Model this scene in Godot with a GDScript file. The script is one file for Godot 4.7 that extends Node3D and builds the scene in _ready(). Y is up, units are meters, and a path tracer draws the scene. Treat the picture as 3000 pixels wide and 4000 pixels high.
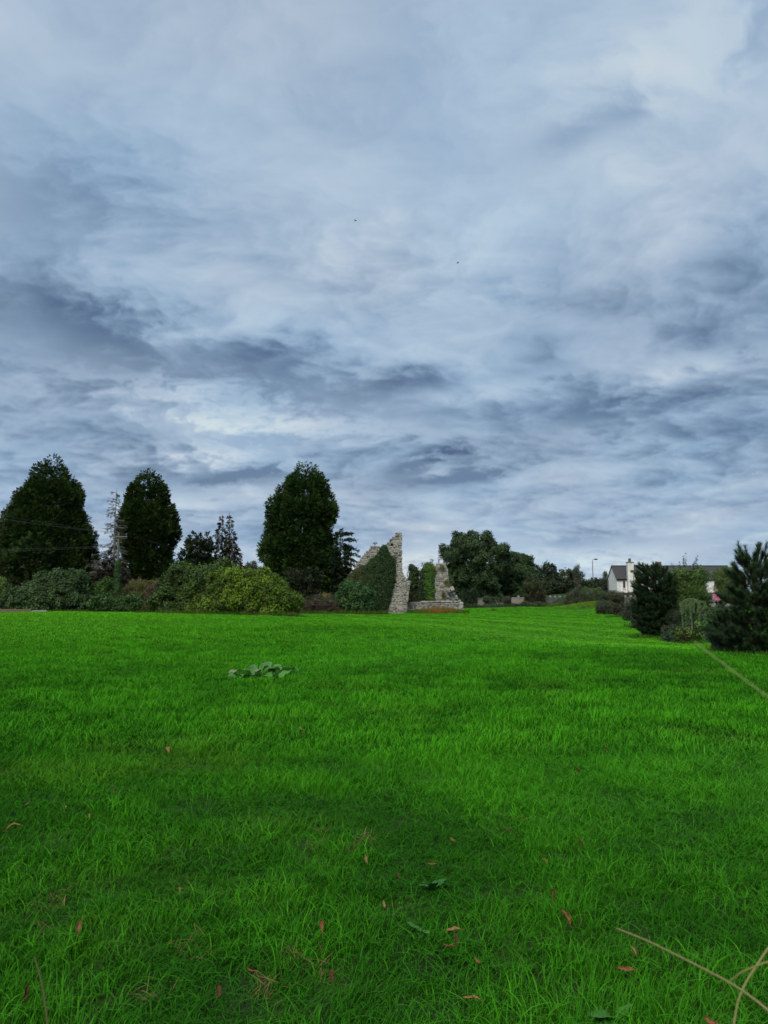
extends Node3D
# A field of grass with a ruin, cypresses, hedges and a white cottage under an overcast sky.
# Metres, y up, camera looks down -z.  Distances d are -z.

const FOCAL := 3006.0        # lens, in photo pixels of a 3000 x 4000 picture
const PITCH := 6.265         # degrees the camera looks up
const EYE := 1.6

var rng := RandomNumberGenerator.new()
var swell := FastNoiseLite.new()
var patchy := FastNoiseLite.new()
var M := {}
var S := {}
var used := {}

# ---------------------------------------------------------------- surveying
func sight(px: float, py: float, d: float) -> Vector3:
	var e := deg_to_rad(PITCH) + atan((2000.0 - py) / FOCAL)
	var y := d * tan(e)
	var depth := d * cos(deg_to_rad(PITCH)) + y * sin(deg_to_rad(PITCH))
	return Vector3((px - 1500.0) / FOCAL * depth, EYE + y, -d)

func spot(px: float, py: float, lift := 0.0) -> Vector3:
	var e := deg_to_rad(PITCH) + atan((2000.0 - py) / FOCAL)
	var d := (EYE - lift) / tan(-e)
	for k in 8:
		var p := sight(px, py, d)
		d = lerpf(d, (EYE - lift - ground_at(p.x, p.z)) / tan(-e), 0.7)
	var q := sight(px, py, d)
	return Vector3(q.x, ground_at(q.x, q.z), q.z)

func foot(px: float, d: float) -> Vector3:
	var p := sight(px, 2350.0, d)
	return Vector3(p.x, ground_at(p.x, p.z), p.z)

func bell(x: float, w: float) -> float:
	return exp(-x * x / (w * w))

func ground_at(x: float, z: float) -> float:
	var d := -z
	var y := swell.get_noise_2d(x, z) * 0.10 * smoothstep(2.0, 14.0, absf(d) + absf(x))
	y += 0.55 * bell(x + 23.0, 13.0) * bell(d - 46.0, 15.0)
	y -= 0.22 * bell(x - 9.0, 7.0) * bell(d - 34.0, 9.0)
	y += 0.25 * bell(x - 20.0, 6.0) * bell(d - 101.0, 5.0)
	y += 0.85 * bell(x - 27.2, 3.4) * bell(d - 99.0, 4.0)
	y += 2.15 * smoothstep(106.0, 127.0, d) * smoothstep(16.0, 36.0, x)
	y += 0.70 * smoothstep(45.5, 47.5, d) * smoothstep(66.0, 58.0, d) * smoothstep(0.408, 0.428, x / maxf(d, 1.0))
	return y

# ---------------------------------------------------------------- mesh building
class Shape:
	var v := PackedVector3Array()
	var n := PackedVector3Array()
	var c := PackedColorArray()
	var col := Color(1, 1, 1)
	func tri(a: Vector3, b: Vector3, d: Vector3) -> void:
		var nn := (d - a).cross(b - a)
		nn = nn.normalized() if nn.length_squared() > 1e-16 else Vector3.UP
		for p in [a, b, d]:
			v.append(p); n.append(nn); c.append(col)
	func quad(a: Vector3, b: Vector3, d: Vector3, e: Vector3) -> void:
		tri(a, b, d); tri(a, d, e)
	func smooth(a: Vector3, b: Vector3, d: Vector3, na: Vector3, nb: Vector3, nd: Vector3) -> void:
		if (d - a).cross(b - a).dot(na + nb + nd) < 0.0:
			v.append(a); v.append(d); v.append(b)
			n.append(na); n.append(nd); n.append(nb)
		else:
			v.append(a); v.append(b); v.append(d)
			n.append(na); n.append(nb); n.append(nd)
		for k in 3: c.append(col)
	func out_tri(a: Vector3, b: Vector3, d: Vector3, from: Vector3) -> void:
		if (d - a).cross(b - a).dot((a + b + d) / 3.0 - from) < 0.0: tri(a, d, b)
		else: tri(a, b, d)
	func box(t: Transform3D, size: Vector3) -> void:
		var h := size * 0.5
		var p := []
		for k in 8:
			p.append(t * Vector3(h.x if k & 1 else -h.x, h.y if k & 2 else -h.y, h.z if k & 4 else -h.z))
		for f in [[0, 1, 3, 2], [4, 5, 7, 6], [0, 1, 5, 4], [2, 3, 7, 6], [0, 2, 6, 4], [1, 3, 7, 5]]:
			out_tri(p[f[0]], p[f[1]], p[f[2]], t.origin); out_tri(p[f[0]], p[f[2]], p[f[3]], t.origin)
	func block(a: Vector3, b: Vector3) -> void:
		box(Transform3D(Basis(), (a + b) * 0.5), (b - a).abs())
	func tube(pts: Array, rad: Array, sides := 6) -> void:
		var rings := []
		var norms := []
		for i in pts.size():
			var t: Vector3 = (pts[mini(i + 1, pts.size() - 1)] - pts[maxi(i - 1, 0)])
			t = t.normalized() if t.length() > 1e-6 else Vector3.UP
			var u := t.cross(Vector3(0.31, 0.17, 0.93)).normalized()
			var w := t.cross(u)
			var ring := []
			var nr := []
			for k in sides:
				var a := TAU * k / sides
				var q := u * cos(a) + w * sin(a)
				nr.append(q); ring.append(pts[i] + q * rad[i])
			rings.append(ring); norms.append(nr)
		for i in pts.size() - 1:
			for k in sides:
				var m := (k + 1) % sides
				smooth(rings[i][k], rings[i + 1][k], rings[i + 1][m], norms[i][k], norms[i + 1][k], norms[i + 1][m])
				smooth(rings[i][k], rings[i + 1][m], rings[i][m], norms[i][k], norms[i + 1][m], norms[i][m])
		var e := pts.size() - 1
		for k in range(1, sides - 1):
			out_tri(rings[e][0], rings[e][k], rings[e][k + 1], pts[e - 1])
			out_tri(rings[0][0], rings[0][k], rings[0][k + 1], pts[1])
	func ball(at: Vector3, r: Vector3, seg := 8) -> void:
		for i in seg:
			for j in seg * 2:
				var q := []
				for o in [[0, 0], [1, 0], [1, 1], [0, 1]]:
					var th: float = PI * (i + o[0]) / seg
					var ph: float = TAU * (j + o[1]) / (seg * 2)
					q.append(Vector3(sin(th) * cos(ph), cos(th), sin(th) * sin(ph)))
				smooth(at + q[0] * r, at + q[1] * r, at + q[2] * r, q[0], q[1], q[2])
				smooth(at + q[0] * r, at + q[2] * r, at + q[3] * r, q[0], q[2], q[3])
	func mesh(m: Material) -> ArrayMesh:
		var a := []
		a.resize(Mesh.ARRAY_MAX)
		a[Mesh.ARRAY_VERTEX] = v; a[Mesh.ARRAY_NORMAL] = n; a[Mesh.ARRAY_COLOR] = c
		var am := ArrayMesh.new()
		am.add_surface_from_arrays(Mesh.PRIMITIVE_TRIANGLES, a)
		am.surface_set_material(0, m)
		return am

func numbered(called: String) -> String:
	if not used.has(called):
		used[called] = 0
		return called
	used[called] += 1
	return "%s_%03d" % [called, used[called]]

func part(called: String, mesh: Mesh, parent: Node3D, at := Transform3D()) -> MeshInstance3D:
	var o := MeshInstance3D.new()
	o.name = called; o.mesh = mesh; o.transform = at
	parent.add_child(o, true)
	return o

func thing(called: String, label: String, category: String, at := Vector3.ZERO, turn := 0.0, group := "") -> Node3D:
	var o := Node3D.new()
	o.name = numbered(called); add_child(o)
	o.position = at; o.rotation.y = turn
	tag(o, label, category, group)
	return o

func tag(o: Node, label: String, category: String, group := "", kind := "") -> void:
	o.set_meta("label", label); o.set_meta("category", category)
	if group: o.set_meta("group", group)
	if kind: o.set_meta("kind", kind)

func copies(called: String, mesh: Mesh, places: Array, tints: PackedColorArray, parent: Node3D) -> MultiMeshInstance3D:
	var mm := MultiMesh.new()
	mm.transform_format = MultiMesh.TRANSFORM_3D
	mm.use_colors = true
	mm.mesh = mesh
	mm.instance_count = places.size()
	for i in places.size():
		mm.set_instance_transform(i, places[i])
		mm.set_instance_color(i, tints[i])
	var o := MultiMeshInstance3D.new()
	o.name = called; o.multimesh = mm
	o.set_meta("kind", "stuff")
	parent.add_child(o, true)
	return o

func lin(r: float, g: float, b: float) -> Color:   # a linear base colour for albedo_color
	return Color(r, g, b).linear_to_srgb()

func plain_mat(r: float, g: float, b: float, rough := 0.85, spec := 0.4) -> StandardMaterial3D:
	var m := StandardMaterial3D.new()
	m.albedo_color = lin(r, g, b); m.roughness = rough; m.metallic_specular = spec
	return m

func leafy_mat(rough: float, spec: float, back: Color) -> StandardMaterial3D:
	var m := StandardMaterial3D.new()
	m.albedo_color = Color(1, 1, 1); m.vertex_color_use_as_albedo = true
	m.roughness = rough; m.metallic_specular = spec
	if back.r + back.g + back.b > 0.0:
		m.backlight_enabled = true; m.backlight = back
	return m

func noise_tex(seed_: int, freq: float, lo: Color, hi: Color, size := 256, normal := false, oct := 5) -> NoiseTexture2D:
	var n := FastNoiseLite.new()
	n.seed = seed_; n.frequency = freq; n.fractal_octaves = oct
	var t := NoiseTexture2D.new()
	t.width = size; t.height = size; t.seamless = true; t.noise = n
	if normal:
		t.as_normal_map = true; t.bump_strength = 6.0
	else:
		var g := Gradient.new()
		g.set_color(0, lo); g.set_color(1, hi)
		g.set_offset(0, 0.25); g.set_offset(1, 0.75)
		t.color_ramp = g
	return t

func rough_mat(seed_: int, freq: float, lo: Color, hi: Color, scale_: float, bump := 1.0, rough := 0.9) -> StandardMaterial3D:
	var m := StandardMaterial3D.new()
	m.albedo_texture = noise_tex(seed_, freq, lo.linear_to_srgb(), hi.linear_to_srgb())
	m.uv1_triplanar = true; m.uv1_world_triplanar = true; m.uv1_scale = Vector3.ONE * scale_
	m.roughness = rough; m.metallic_specular = 0.35
	if bump > 0.0:
		m.heightmap_enabled = true; m.heightmap_scale = bump
		m.heightmap_texture = noise_tex(seed_ + 50, freq * 1.6, Color.BLACK, Color.WHITE)
	return m

func bezier(a: Vector3, b: Vector3, c: Vector3, n: int) -> Array:
	var o := []
	for i in n + 1:
		var t := float(i) / n
		o.append(a.lerp(b, t).lerp(b.lerp(c, t), t))
	return o

func taper(r0: float, r1: float, n: int) -> Array:
	var o := []
	for i in n + 1: o.append(lerpf(r0, r1, float(i) / n))
	return o

func rvec() -> Vector3:
	return Vector3(rng.randfn(), rng.randfn(), rng.randfn()).normalized()

func aim(dir: Vector3, roll: float, size: Vector3, at: Vector3) -> Transform3D:
	var y := dir.normalized()
	var h := Vector3(0.13, 0.07, 0.99) if absf(y.z) < 0.8 else Vector3(0.98, 0.1, 0.17)
	var x := y.cross(h).normalized()
	x = x.rotated(y, roll)
	var z := x.cross(y)
	return Transform3D(Basis(x * size.x, y * size.y, z * size.z), at)

# ---------------------------------------------------------------- the small shapes foliage is made of
func fan_spray(seed_: int) -> ArrayMesh:         # flat scale-leaved spray, one metre long, grows along +y
	rng.seed = seed_
	var s := Shape.new()
	for i in 15:
		var t := i / 15.0
		var p := Vector3(rng.randf_range(-0.05, 0.05), t * 0.62, rng.randf_range(-0.07, 0.07))
		var a := (1.0 if i % 2 else -1.0) * rng.randf_range(0.25, 1.15) * (1.1 - t * 0.7)
		var q := Vector3(sin(a), cos(a), rng.randf_range(-0.45, 0.45)).normalized()
		var l := rng.randf_range(0.3, 0.5) * (1.0 - t * 0.35)
		var w := q.cross(Vector3(0, 0, 1)).normalized().lerp(rvec(), 0.35).normalized() * rng.randf_range(0.045, 0.085)
		s.col = Color(1, 1, 1) * rng.randf_range(0.75, 1.25)
		s.quad(p, p + q * l * 0.5 + w, p + q * l, p + q * l * 0.45 - w)
	return s.mesh(M.conifer)

func leaf_twig(seed_: int, count: int, long: float, wide: float, spread: Vector3, mat: Material, droop := 0.2) -> ArrayMesh:
	rng.seed = seed_
	var s := Shape.new()
	for i in count:
		var p := rvec() * pow(rng.randf(), 0.5) * spread + Vector3(0, spread.y * 0.8, 0)
		var q := (Vector3(p.x, 0.1, p.z).normalized() * 0.7 + rvec() * 0.7 - Vector3(0, droop, 0)).normalized()
		var up := (Vector3.UP + rvec() * 0.75).normalized()
		var w := q.cross(up).normalized() * wide * rng.randf_range(0.8, 1.2)
		var l := long * rng.randf_range(0.7, 1.25)
		var fold := up * wide * 0.25
		s.col = Color(1, 1, 1) * rng.randf_range(0.72, 1.28)
		s.tri(p, p + q * l * 0.42 + w + fold, p + q * l)
		s.tri(p, p + q * l, p + q * l * 0.42 - w + fold)
	return s.mesh(mat)

func needle_tuft(seed_: int, count: int, open_: float, wide: float) -> ArrayMesh:
	rng.seed = seed_
	var s := Shape.new()
	for i in count:
		var t := rng.randf() * 0.75
		var ph := rng.randf() * TAU
		var a := rng.randf_range(0.35, open_)
		var q := Vector3(sin(a) * cos(ph), cos(a), sin(a) * sin(ph))
		var l := rng.randf_range(0.45, 0.7)
		var w := q.cross(rvec()).normalized() * wide
		var p := Vector3(0, t, 0)
		s.col = Color(1, 1, 1) * rng.randf_range(0.7, 1.3)
		s.tri(p - w, p + w, p + q * l)
	return s.mesh(M.needle)

func ivy_cluster(seed_: int) -> ArrayMesh:       # leaves that face +y, in a pad one metre across
	rng.seed = seed_
	var s := Shape.new()
	for i in 30:
		var r := sqrt(rng.randf()) * 0.55
		var a := rng.randf() * TAU
		var p := Vector3(r * cos(a), rng.randf_range(-0.1, 0.22), r * sin(a))
		var up := (Vector3.UP * 1.0 + rvec() * 0.55).normalized()
		var q := up.cross(rvec()).normalized()
		var w := q.cross(up).normalized() * rng.randf_range(0.075, 0.12)
		var l := rng.randf_range(0.16, 0.27)
		s.col = Color(1, 1, 1) * rng.randf_range(0.7, 1.3)
		s.tri(p, p + q * l * 0.35 + w, p + q * l)
		s.tri(p, p + q * l, p + q * l * 0.35 - w)
	return s.mesh(M.leaf)

func dead_twigs(seed_: int) -> ArrayMesh:
	rng.seed = seed_
	var s := Shape.new()
	for i in 26:
		var t := rng.randf() * 0.7
		var p := Vector3(0, t, 0) + rvec() * 0.06
		var q := (rvec() * 0.9 + Vector3(0, 0.5, 0)).normalized()
		var w := q.cross(rvec()).normalized() * rng.randf_range(0.012, 0.035)
		s.col = Color(1, 1, 1) * rng.randf_range(0.6, 1.3)
		s.tri(p - w, p + w, p + q * rng.randf_range(0.3, 0.6))
	return s.mesh(M.dead)

func blade_clump(seed_: int, count: int, radius: float, lo: float, hi: float, wide: float, bend: float, segs: int) -> ArrayMesh:
	rng.seed = seed_
	var s := Shape.new()
	for i in count:
		var r := sqrt(rng.randf()) * radius
		var a := rng.randf() * TAU
		var p := Vector3(r * cos(a), -0.015, r * sin(a))
		var b := rng.randf() * TAU
		var lean := Vector3(cos(b), 0, sin(b)) * rng.randf_range(0.1, 1.0) * bend + Vector3(0.22, 0, 0.0)
		var h := lerpf(lo, hi, pow(rng.randf(), 1.3))
		var side := lean.cross(Vector3.UP).normalized().rotated(Vector3.UP, rng.randf_range(-0.7, 0.7)) * wide * rng.randf_range(0.6, 1.2)
		var tone := clampf(exp(rng.randfn() * 0.38), 0.4, 2.0) * lerpf(0.85, 1.2, (h - lo) / (hi - lo))  # low blades darker, tall ones lighter: shade between blades put into the colour
		s.col = Color(tone * rng.randf_range(0.7, 1.35), tone, tone * rng.randf_range(0.6, 1.8))
		if rng.randf() < 0.14: s.col = Color(1.9, 1.3, 5.0) * tone  # some blades paler and bluer, highlights painted into the colour
		if rng.randf() < 0.02: s.col = Color(4.5, 0.95, 3.0) * rng.randf_range(0.7, 1.1)
		var prev := p
		var pw := side
		for k in segs:
			var t := float(k + 1) / segs
			var q := p + Vector3.UP * h * (t - 0.30 * bend * t * t) + lean * h * 0.75 * t * t
			var w := side * (1.0 - t * t * 0.85)
			if k == segs - 1:
				s.tri(prev - pw, prev + pw, q)
			else:
				s.quad(prev - pw, prev + pw, q + w, q - w)
			prev = q; pw = w
	return s.mesh(M.grass)

# ---------------------------------------------------------------- crowns
func profile_at(prof: Array, py: float) -> Vector2:
	if py <= prof[0][0]: return Vector2(prof[0][1], prof[0][2])
	for i in prof.size() - 1:
		if py <= prof[i + 1][0]:
			var t: float = (py - prof[i][0]) / (prof[i + 1][0] - prof[i][0])
			return Vector2(lerpf(prof[i][1], prof[i + 1][1], t), lerpf(prof[i][2], prof[i + 1][2], t))
	return Vector2(prof[-1][1], prof[-1][2])

# Rows of [height line, left edge, right edge] of the plant as surveyed from the path at distance d give its size;
# lobes of foliage stand in rings at every level, and sprays cover the lobes.
func crown(root: Node3D, called: String, prof: Array, d: float, o: Dictionary) -> Array:
	rng.seed = o.get("seed", 7)
	var mpp := d / FOCAL
	var lobe: float = o.get("lobe", 1.0)
	var deep: float = o.get("deep", 1.0)
	var tall: float = o.get("tall", 1.0)
	var lobes := []
	var size: float = o.get("size", 0.7)
	var ragged: float = o.get("ragged", 0.2)
	var e0 := profile_at(prof, prof[0][0])
	var py: float = prof[0][0] + (minf(lobe, maxf((e0.y - e0.x) * 0.5 * mpp, 0.18 * lobe)) * tall * 0.8 + size * 0.6) / mpp
	var last: float = prof[-1][0]
	while py < last:
		var e := profile_at(prof, py)
		var hw := (e.y - e.x) * 0.5 * mpp
		var lr := minf(lobe, maxf(hw * o.get("share", 0.8), 0.18 * lobe)) * rng.randf_range(0.7, 1.15)
		var cen := sight((e.x + e.y) * 0.5, py, d)
		var ring := maxf(0.0, hw - lr * o.get("inset", 0.72) - size * 0.15)
		if lobes.is_empty() and o.get("dome", false):        # the top is one rounded lobe
			lr = hw * 0.85; ring = 0.0; cen.y -= lr * 0.25
		var n := maxi(1, int(TAU * ring * (0.5 + 0.5 * deep) / (lr * o.get("gap", 1.3))))
		var a0 := rng.randf() * TAU
		for k in n:
			var a := a0 + TAU * (k + rng.randf_range(-0.3, 0.3)) / n
			var rr := ring * (1.0 + rng.randf_range(-1.6, 1.0) * ragged)
			var c := cen + Vector3(cos(a) * rr, rng.randf_range(-0.35, 0.35) * lr, sin(a) * rr * deep)
			lobes.append([c, lr * rng.randf_range(0.75, 1.2), cen, hw, rng.randf()])
		py += lr * o.get("step", 0.9) / mpp
	var places := []
	var tints := PackedColorArray()
	var cover: float = o.get("cover", 34.0)
	var upb: float = o.get("up", 0.3)
	var c0: Color = o.c0
	var c1: Color = o.c1
	var flat: float = o.get("flat", 1.0)
	for L in lobes:
		var n := int(cover * L[1] * L[1] / (size * size)) + 3
		for k in n:
			var q := rvec()
			var p: Vector3 = L[0] + q * L[1] * rng.randf_range(0.6, 1.03) * Vector3(1, tall, 1)
			var off: Vector3 = p - L[2]
			var rad := Vector2(off.x, off.z / deep).length()
			if rad < 0.5 * L[3] and rng.randf() < o.get("hollow", 0.75): continue
			if off.z < -0.5 * L[3] * deep and rng.randf() < 0.5: continue
			if p.y < ground_at(p.x, p.z) + 0.05: continue
			var axis := Vector3(off.x, 0.0, off.z).normalized()
			var dir := q * 0.75 + axis * 0.35 + Vector3(0, upb, 0) + rvec() * 0.45
			if dir.length() < 0.1: dir = Vector3.UP
			var sz := size * rng.randf_range(0.7, 1.25)
			places.append(aim(dir, rng.randf() * TAU, Vector3(sz, sz, sz * flat), p - root.position - dir.normalized() * sz * 0.35))
			var t := clampf(L[4] * 0.6 + rng.randf() * 0.5 + q.y * 0.0, 0.0, 1.0)
			tints.append(c0.lerp(c1, t) * rng.randf_range(0.65, 1.4))
	copies(called, o.mesh, places, tints, root)
	return lobes

func trunk(root: Node3D, px: float, d: float, top_py: float, r: float, lobes: Array, limbs: int, lean := 0.0, mat: Material = null) -> void:
	var b := foot(px, d)
	var t := sight(px + lean, top_py, d)
	var s := Shape.new()
	var mid := b.lerp(t, 0.5) + Vector3(rng.randf_range(-0.2, 0.2), 0, 0)
	var pts := bezier(b - Vector3(0, 0.2, 0), mid, t, 8)
	for i in pts.size(): pts[i] -= root.position
	s.tube(pts, taper(r, r * 0.18, 8), 8)
	part("trunk", s.mesh(mat if mat else M.bark), root)
	if limbs > 0 and lobes.size():
		var g := Shape.new()
		for k in limbs:
			var L: Array = lobes[rng.randi() % lobes.size()]
			var e: Vector3 = L[0] - root.position
			var f := clampf((e.y / maxf(0.1, t.y - b.y)) - 0.22, 0.08, 0.85)
			var from: Vector3 = pts[int(f * 8)]
			g.tube(bezier(from, from.lerp(e, 0.5) + Vector3(0, 0.3, 0), e, 5), taper(r * 0.34, r * 0.06, 5), 5)
		part("limbs", g.mesh(mat if mat else M.bark), root)

func tree(called: String, label: String, category: String, group: String, prof: Array, d: float, o: Dictionary) -> Node3D:
	var low: Array = prof[-1]
	var root := thing(called, label, category, foot((low[1] + low[2]) * 0.5, d), 0.0, group)
	var lobes := crown(root, "crown", prof, d, o)
	trunk(root, (low[1] + low[2]) * 0.5, d, lerpf(prof[0][0], low[0], 0.06), o.get("r", 0.3), lobes, o.get("limbs", 14), o.get("lean", 0.0))
	return root

func shrub(called: String, label: String, category: String, group: String, prof: Array, d: float, o: Dictionary) -> Node3D:
	var low: Array = prof[-1]
	var root := thing(called, label, category, foot((low[1] + low[2]) * 0.5, d), 0.0, group)
	crown(root, "foliage", prof, d, o)
	if o.mesh != S.dead:       # bare stems and dead twigs showing between the leaves
		var sprigs := []
		var tones := PackedColorArray()
		for k in int(40.0 * (prof.size() + 2)):
			var py: float = lerpf(prof[0][0], low[0], sqrt(rng.randf()) * 0.95 + 0.05)
			var e := profile_at(prof, py)
			var hw := (e.y - e.x) * 0.5 * d / FOCAL
			var q := sight((e.x + e.y) * 0.5, py, d)
			var a := rng.randf() * TAU
			var sz: float = minf(o.get("size", 0.7) * 0.9, hw)
			q += Vector3(cos(a) * (hw - sz * 0.5), 0, sin(a) * (hw - sz * 0.4) * o.get("deep", 1.0))
			if q.y < ground_at(q.x, q.z): continue
			sprigs.append(aim(Vector3(cos(a) * 0.7, 0.8, sin(a) * 0.7) + rvec() * 0.5, rng.randf() * TAU, Vector3.ONE * sz * rng.randf_range(0.6, 1.1), q - root.position))
			tones.append(Color(0.04, 0.035, 0.022).lerp(Color(0.12, 0.10, 0.07), rng.randf()))
		copies("stems", S.dead, sprigs, tones, root)
	return root

# ---------------------------------------------------------------- the sky: layered cloud, in directions (azimuth, elevation)
func cloud_color(t: float) -> Vector3:
	var stops := [Vector3(84, 106, 139), Vector3(117, 141, 171), Vector3(150, 173, 202), Vector3(177, 196, 219), Vector3(210, 221, 230)]
	var f := clampf(t, 0.0, 0.9999) * 4.0
	var i := int(f)
	var c: Vector3 = stops[i].lerp(stops[i + 1], f - i) / 255.0
	var l := Color(c.x, c.y, c.z).srgb_to_linear()
	return Vector3(l.r, l.g, l.b)

func sky_picture(w: int) -> ImageTexture:
	var h := w / 2
	var rows := h / 2 + 3
	var big := FastNoiseLite.new(); big.seed = 11; big.frequency = 0.8; big.fractal_octaves = 3
	var mid := FastNoiseLite.new(); mid.seed = 23; mid.frequency = 3.3; mid.fractal_octaves = 6; mid.fractal_gain = 0.55
	var soft := FastNoiseLite.new(); soft.seed = 31; soft.frequency = 10.0; soft.fractal_octaves = 5; soft.fractal_gain = 0.6
	var bend := FastNoiseLite.new(); bend.seed = 47; bend.frequency = 1.1; bend.fractal_octaves = 4
	var hue := FastNoiseLite.new(); hue.seed = 5; hue.frequency = 1.3; hue.fractal_octaves = 2
	var tone := PackedFloat32Array(); tone.resize(w * rows)
	var warp := PackedFloat32Array(); warp.resize(w * rows * 2)
	var tint := PackedFloat32Array(); tint.resize(w * rows)
	for j in rows:
		var el := PI * 0.5 - (j + 0.5) / h * PI
		var y := maxf(sin(el), 0.004)
		var deg := rad_to_deg(el)
		var k := 1.0 / (y + 0.20)
		var rough := 0.92 * lerpf(0.42, 1.0, smoothstep(32.0, 17.0, deg)) * lerpf(0.55, 1.0, smoothstep(0.0, 7.0, deg))
		var base := lerpf(0.66, 0.45, smoothstep(26.0, 15.0, deg))
		base = lerpf(base, 0.78, smoothstep(40.0, 85.0, deg))
		base = lerpf(base, 0.59, smoothstep(12.0, 6.0, deg))
		base = lerpf(base, 0.80, smoothstep(6.0, 1.0, deg))
		for i in w:
			var az := (i + 0.5) / w * TAU
			var x := sin(az) * cos(el) * k
			var z := -cos(az) * cos(el) * k
			var bx := bend.get_noise_2d(x, z)
			var bz := bend.get_noise_2d(x + 40.0, z)
			var a := big.get_noise_2d(x + bx * 0.25, z + bz * 0.25)
			var m := mid.get_noise_2d(x + bx * 0.16, (z + bz * 0.16) * 1.15)
			var f := soft.get_noise_2d(x + m * 0.12, z * 1.1)
			var at := j * w + i
			tone[at] = base + rough * (a * 0.26 + m * 0.36 + f * 0.22 * smoothstep(-0.5, 0.4, -a - m * 0.6 + 0.1))
			warp[at * 2] = m * 4.0 + f * 2.6
			warp[at * 2 + 1] = m * 1.7 + f * 1.5
			tint[at] = hue.get_noise_2d(x, z)
	# banks and scraps of cloud: azimuth, elevation, half width, half height, strength, tilt
	var banks := [
		[-24.0, 26.5, 6.5, 4.0, -0.30, 0.1], [-22.0, 18.6, 10.0, 2.2, -0.26, -0.12], [-12.0, 16.4, 9.0, 2.0, -0.22, -0.1], [0.5, 15.5, 6.5, 1.5, -0.34, 0.08],
		[-9.0, 17.8, 3.5, 1.1, -0.18, 0.1], [-15.0, 14.3, 6.5, 1.1, 0.3, -0.15], [-5.0, 12.7, 8.0, 0.75, 0.3, -0.05], [8.0, 15.3, 8.0, 0.7, 0.2, 0.1],
		[-12.2, 10.3, 4.4, 0.85, 0.42, -0.05], [-10.0, 9.1, 2.7, 0.75, -0.5, 0.22], [-12.6, 8.6, 2.2, 0.45, -0.25, 0.1], [3.0, 10.0, 2.2, 0.8, -0.42, 0.3], [4.6, 8.6, 3.4, 0.5, -0.42, 0.06],
		[15.0, 31.8, 3.0, 1.0, -0.26, 0.25], [18.6, 32.0, 1.4, 0.7, -0.2, 0.2], [23.0, 35.0, 7.0, 5.5, 0.24, 0.0], [4.0, 25.5, 11.0, 4.5, 0.15, 0.1],
		[18.0, 21.5, 10.0, 3.0, -0.16, 0.2], [16.5, 13.4, 3.4, 0.8, -0.26, 0.2], [28.0, 35.5, 2.8, 2.8, -0.34, 0.0], [3.0, 2.9, 4.5, 1.0, 0.22, 0.0],
		[18.0, 2.8, 6.0, 1.1, 0.2, 0.0], [25.5, 3.0, 3.2, 0.9, -0.28, 0.1], [14.0, 4.0, 4.0, 0.7, -0.2, 0.1], [-16.0, 7.0, 4.5, 0.7, 0.25, 0.0], [24.0, 16.0, 4.0, 0.8, 0.24, 0.1], [-20.0, 8.0, 5.0, 1.2, -0.12, 0.1],
	]
	rng.seed = 909
	for k in 190:      # the same kind of cloud all round
		var az := rng.randf_range(34.0, 326.0)
		var el := pow(rng.randf(), 1.6) * 42.0 + 2.0
		var wide := rng.randf_range(2.0, 9.0)
		banks.append([az, el, wide, clampf(wide * rng.randf_range(0.1, 0.35), 0.5, 4.0), rng.randf_range(-0.4, 0.36) * rng.randf_range(0.5, 1.0), rng.randf_range(-0.15, 0.3)])
	for b in banks:
		var reach: float = b[2] * 1.9 + 5.0
		var lift: float = b[3] * 2.0 + b[2] * absf(b[5]) * 2.0 + 3.0
		for j in range(clampi(int((90.0 - b[1] - lift) / 180.0 * h), 0, rows - 1), clampi(int((90.0 - b[1] + lift) / 180.0 * h), 0, rows)):
			var el := 90.0 - (j + 0.5) / h * 180.0
			for ii in range(int((b[0] - reach) / 360.0 * w), int((b[0] + reach) / 360.0 * w)):
				var at := j * w + posmod(ii, w)
				var dx: float = ((ii + 0.5) / w * 360.0 - b[0]) + warp[at * 2] * minf(1.0, b[2] * 0.4)
				var dy: float = (el - b[1]) + warp[at * 2 + 1] * minf(1.0, b[3] * 0.8) - dx * b[5]
				var q: float = dx * dx / (b[2] * b[2]) + dy * dy / (b[3] * b[3])
				if q < 5.0:
					tone[at] += (0.95 if b[3] < 1.15 else 0.85) * b[4] * exp(-q)
	var data := PackedFloat32Array(); data.resize(w * rows * 3)
	for at in w * rows:
		var c := cloud_color(tone[at])
		var u: float = tint[at]
		data[at * 3] = c.x * (0.99 + u * 0.06); data[at * 3 + 1] = c.y * (1.0 - u * 0.01); data[at * 3 + 2] = c.z * (0.965 - u * 0.04)
	var last := data.slice(w * (rows - 1) * 3)
	for j in h - rows: data.append_array(last)
	var im := Image.create_from_data(w, h, false, Image.FORMAT_RGBF, data.to_byte_array())
	return ImageTexture.create_from_image(im)

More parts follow.
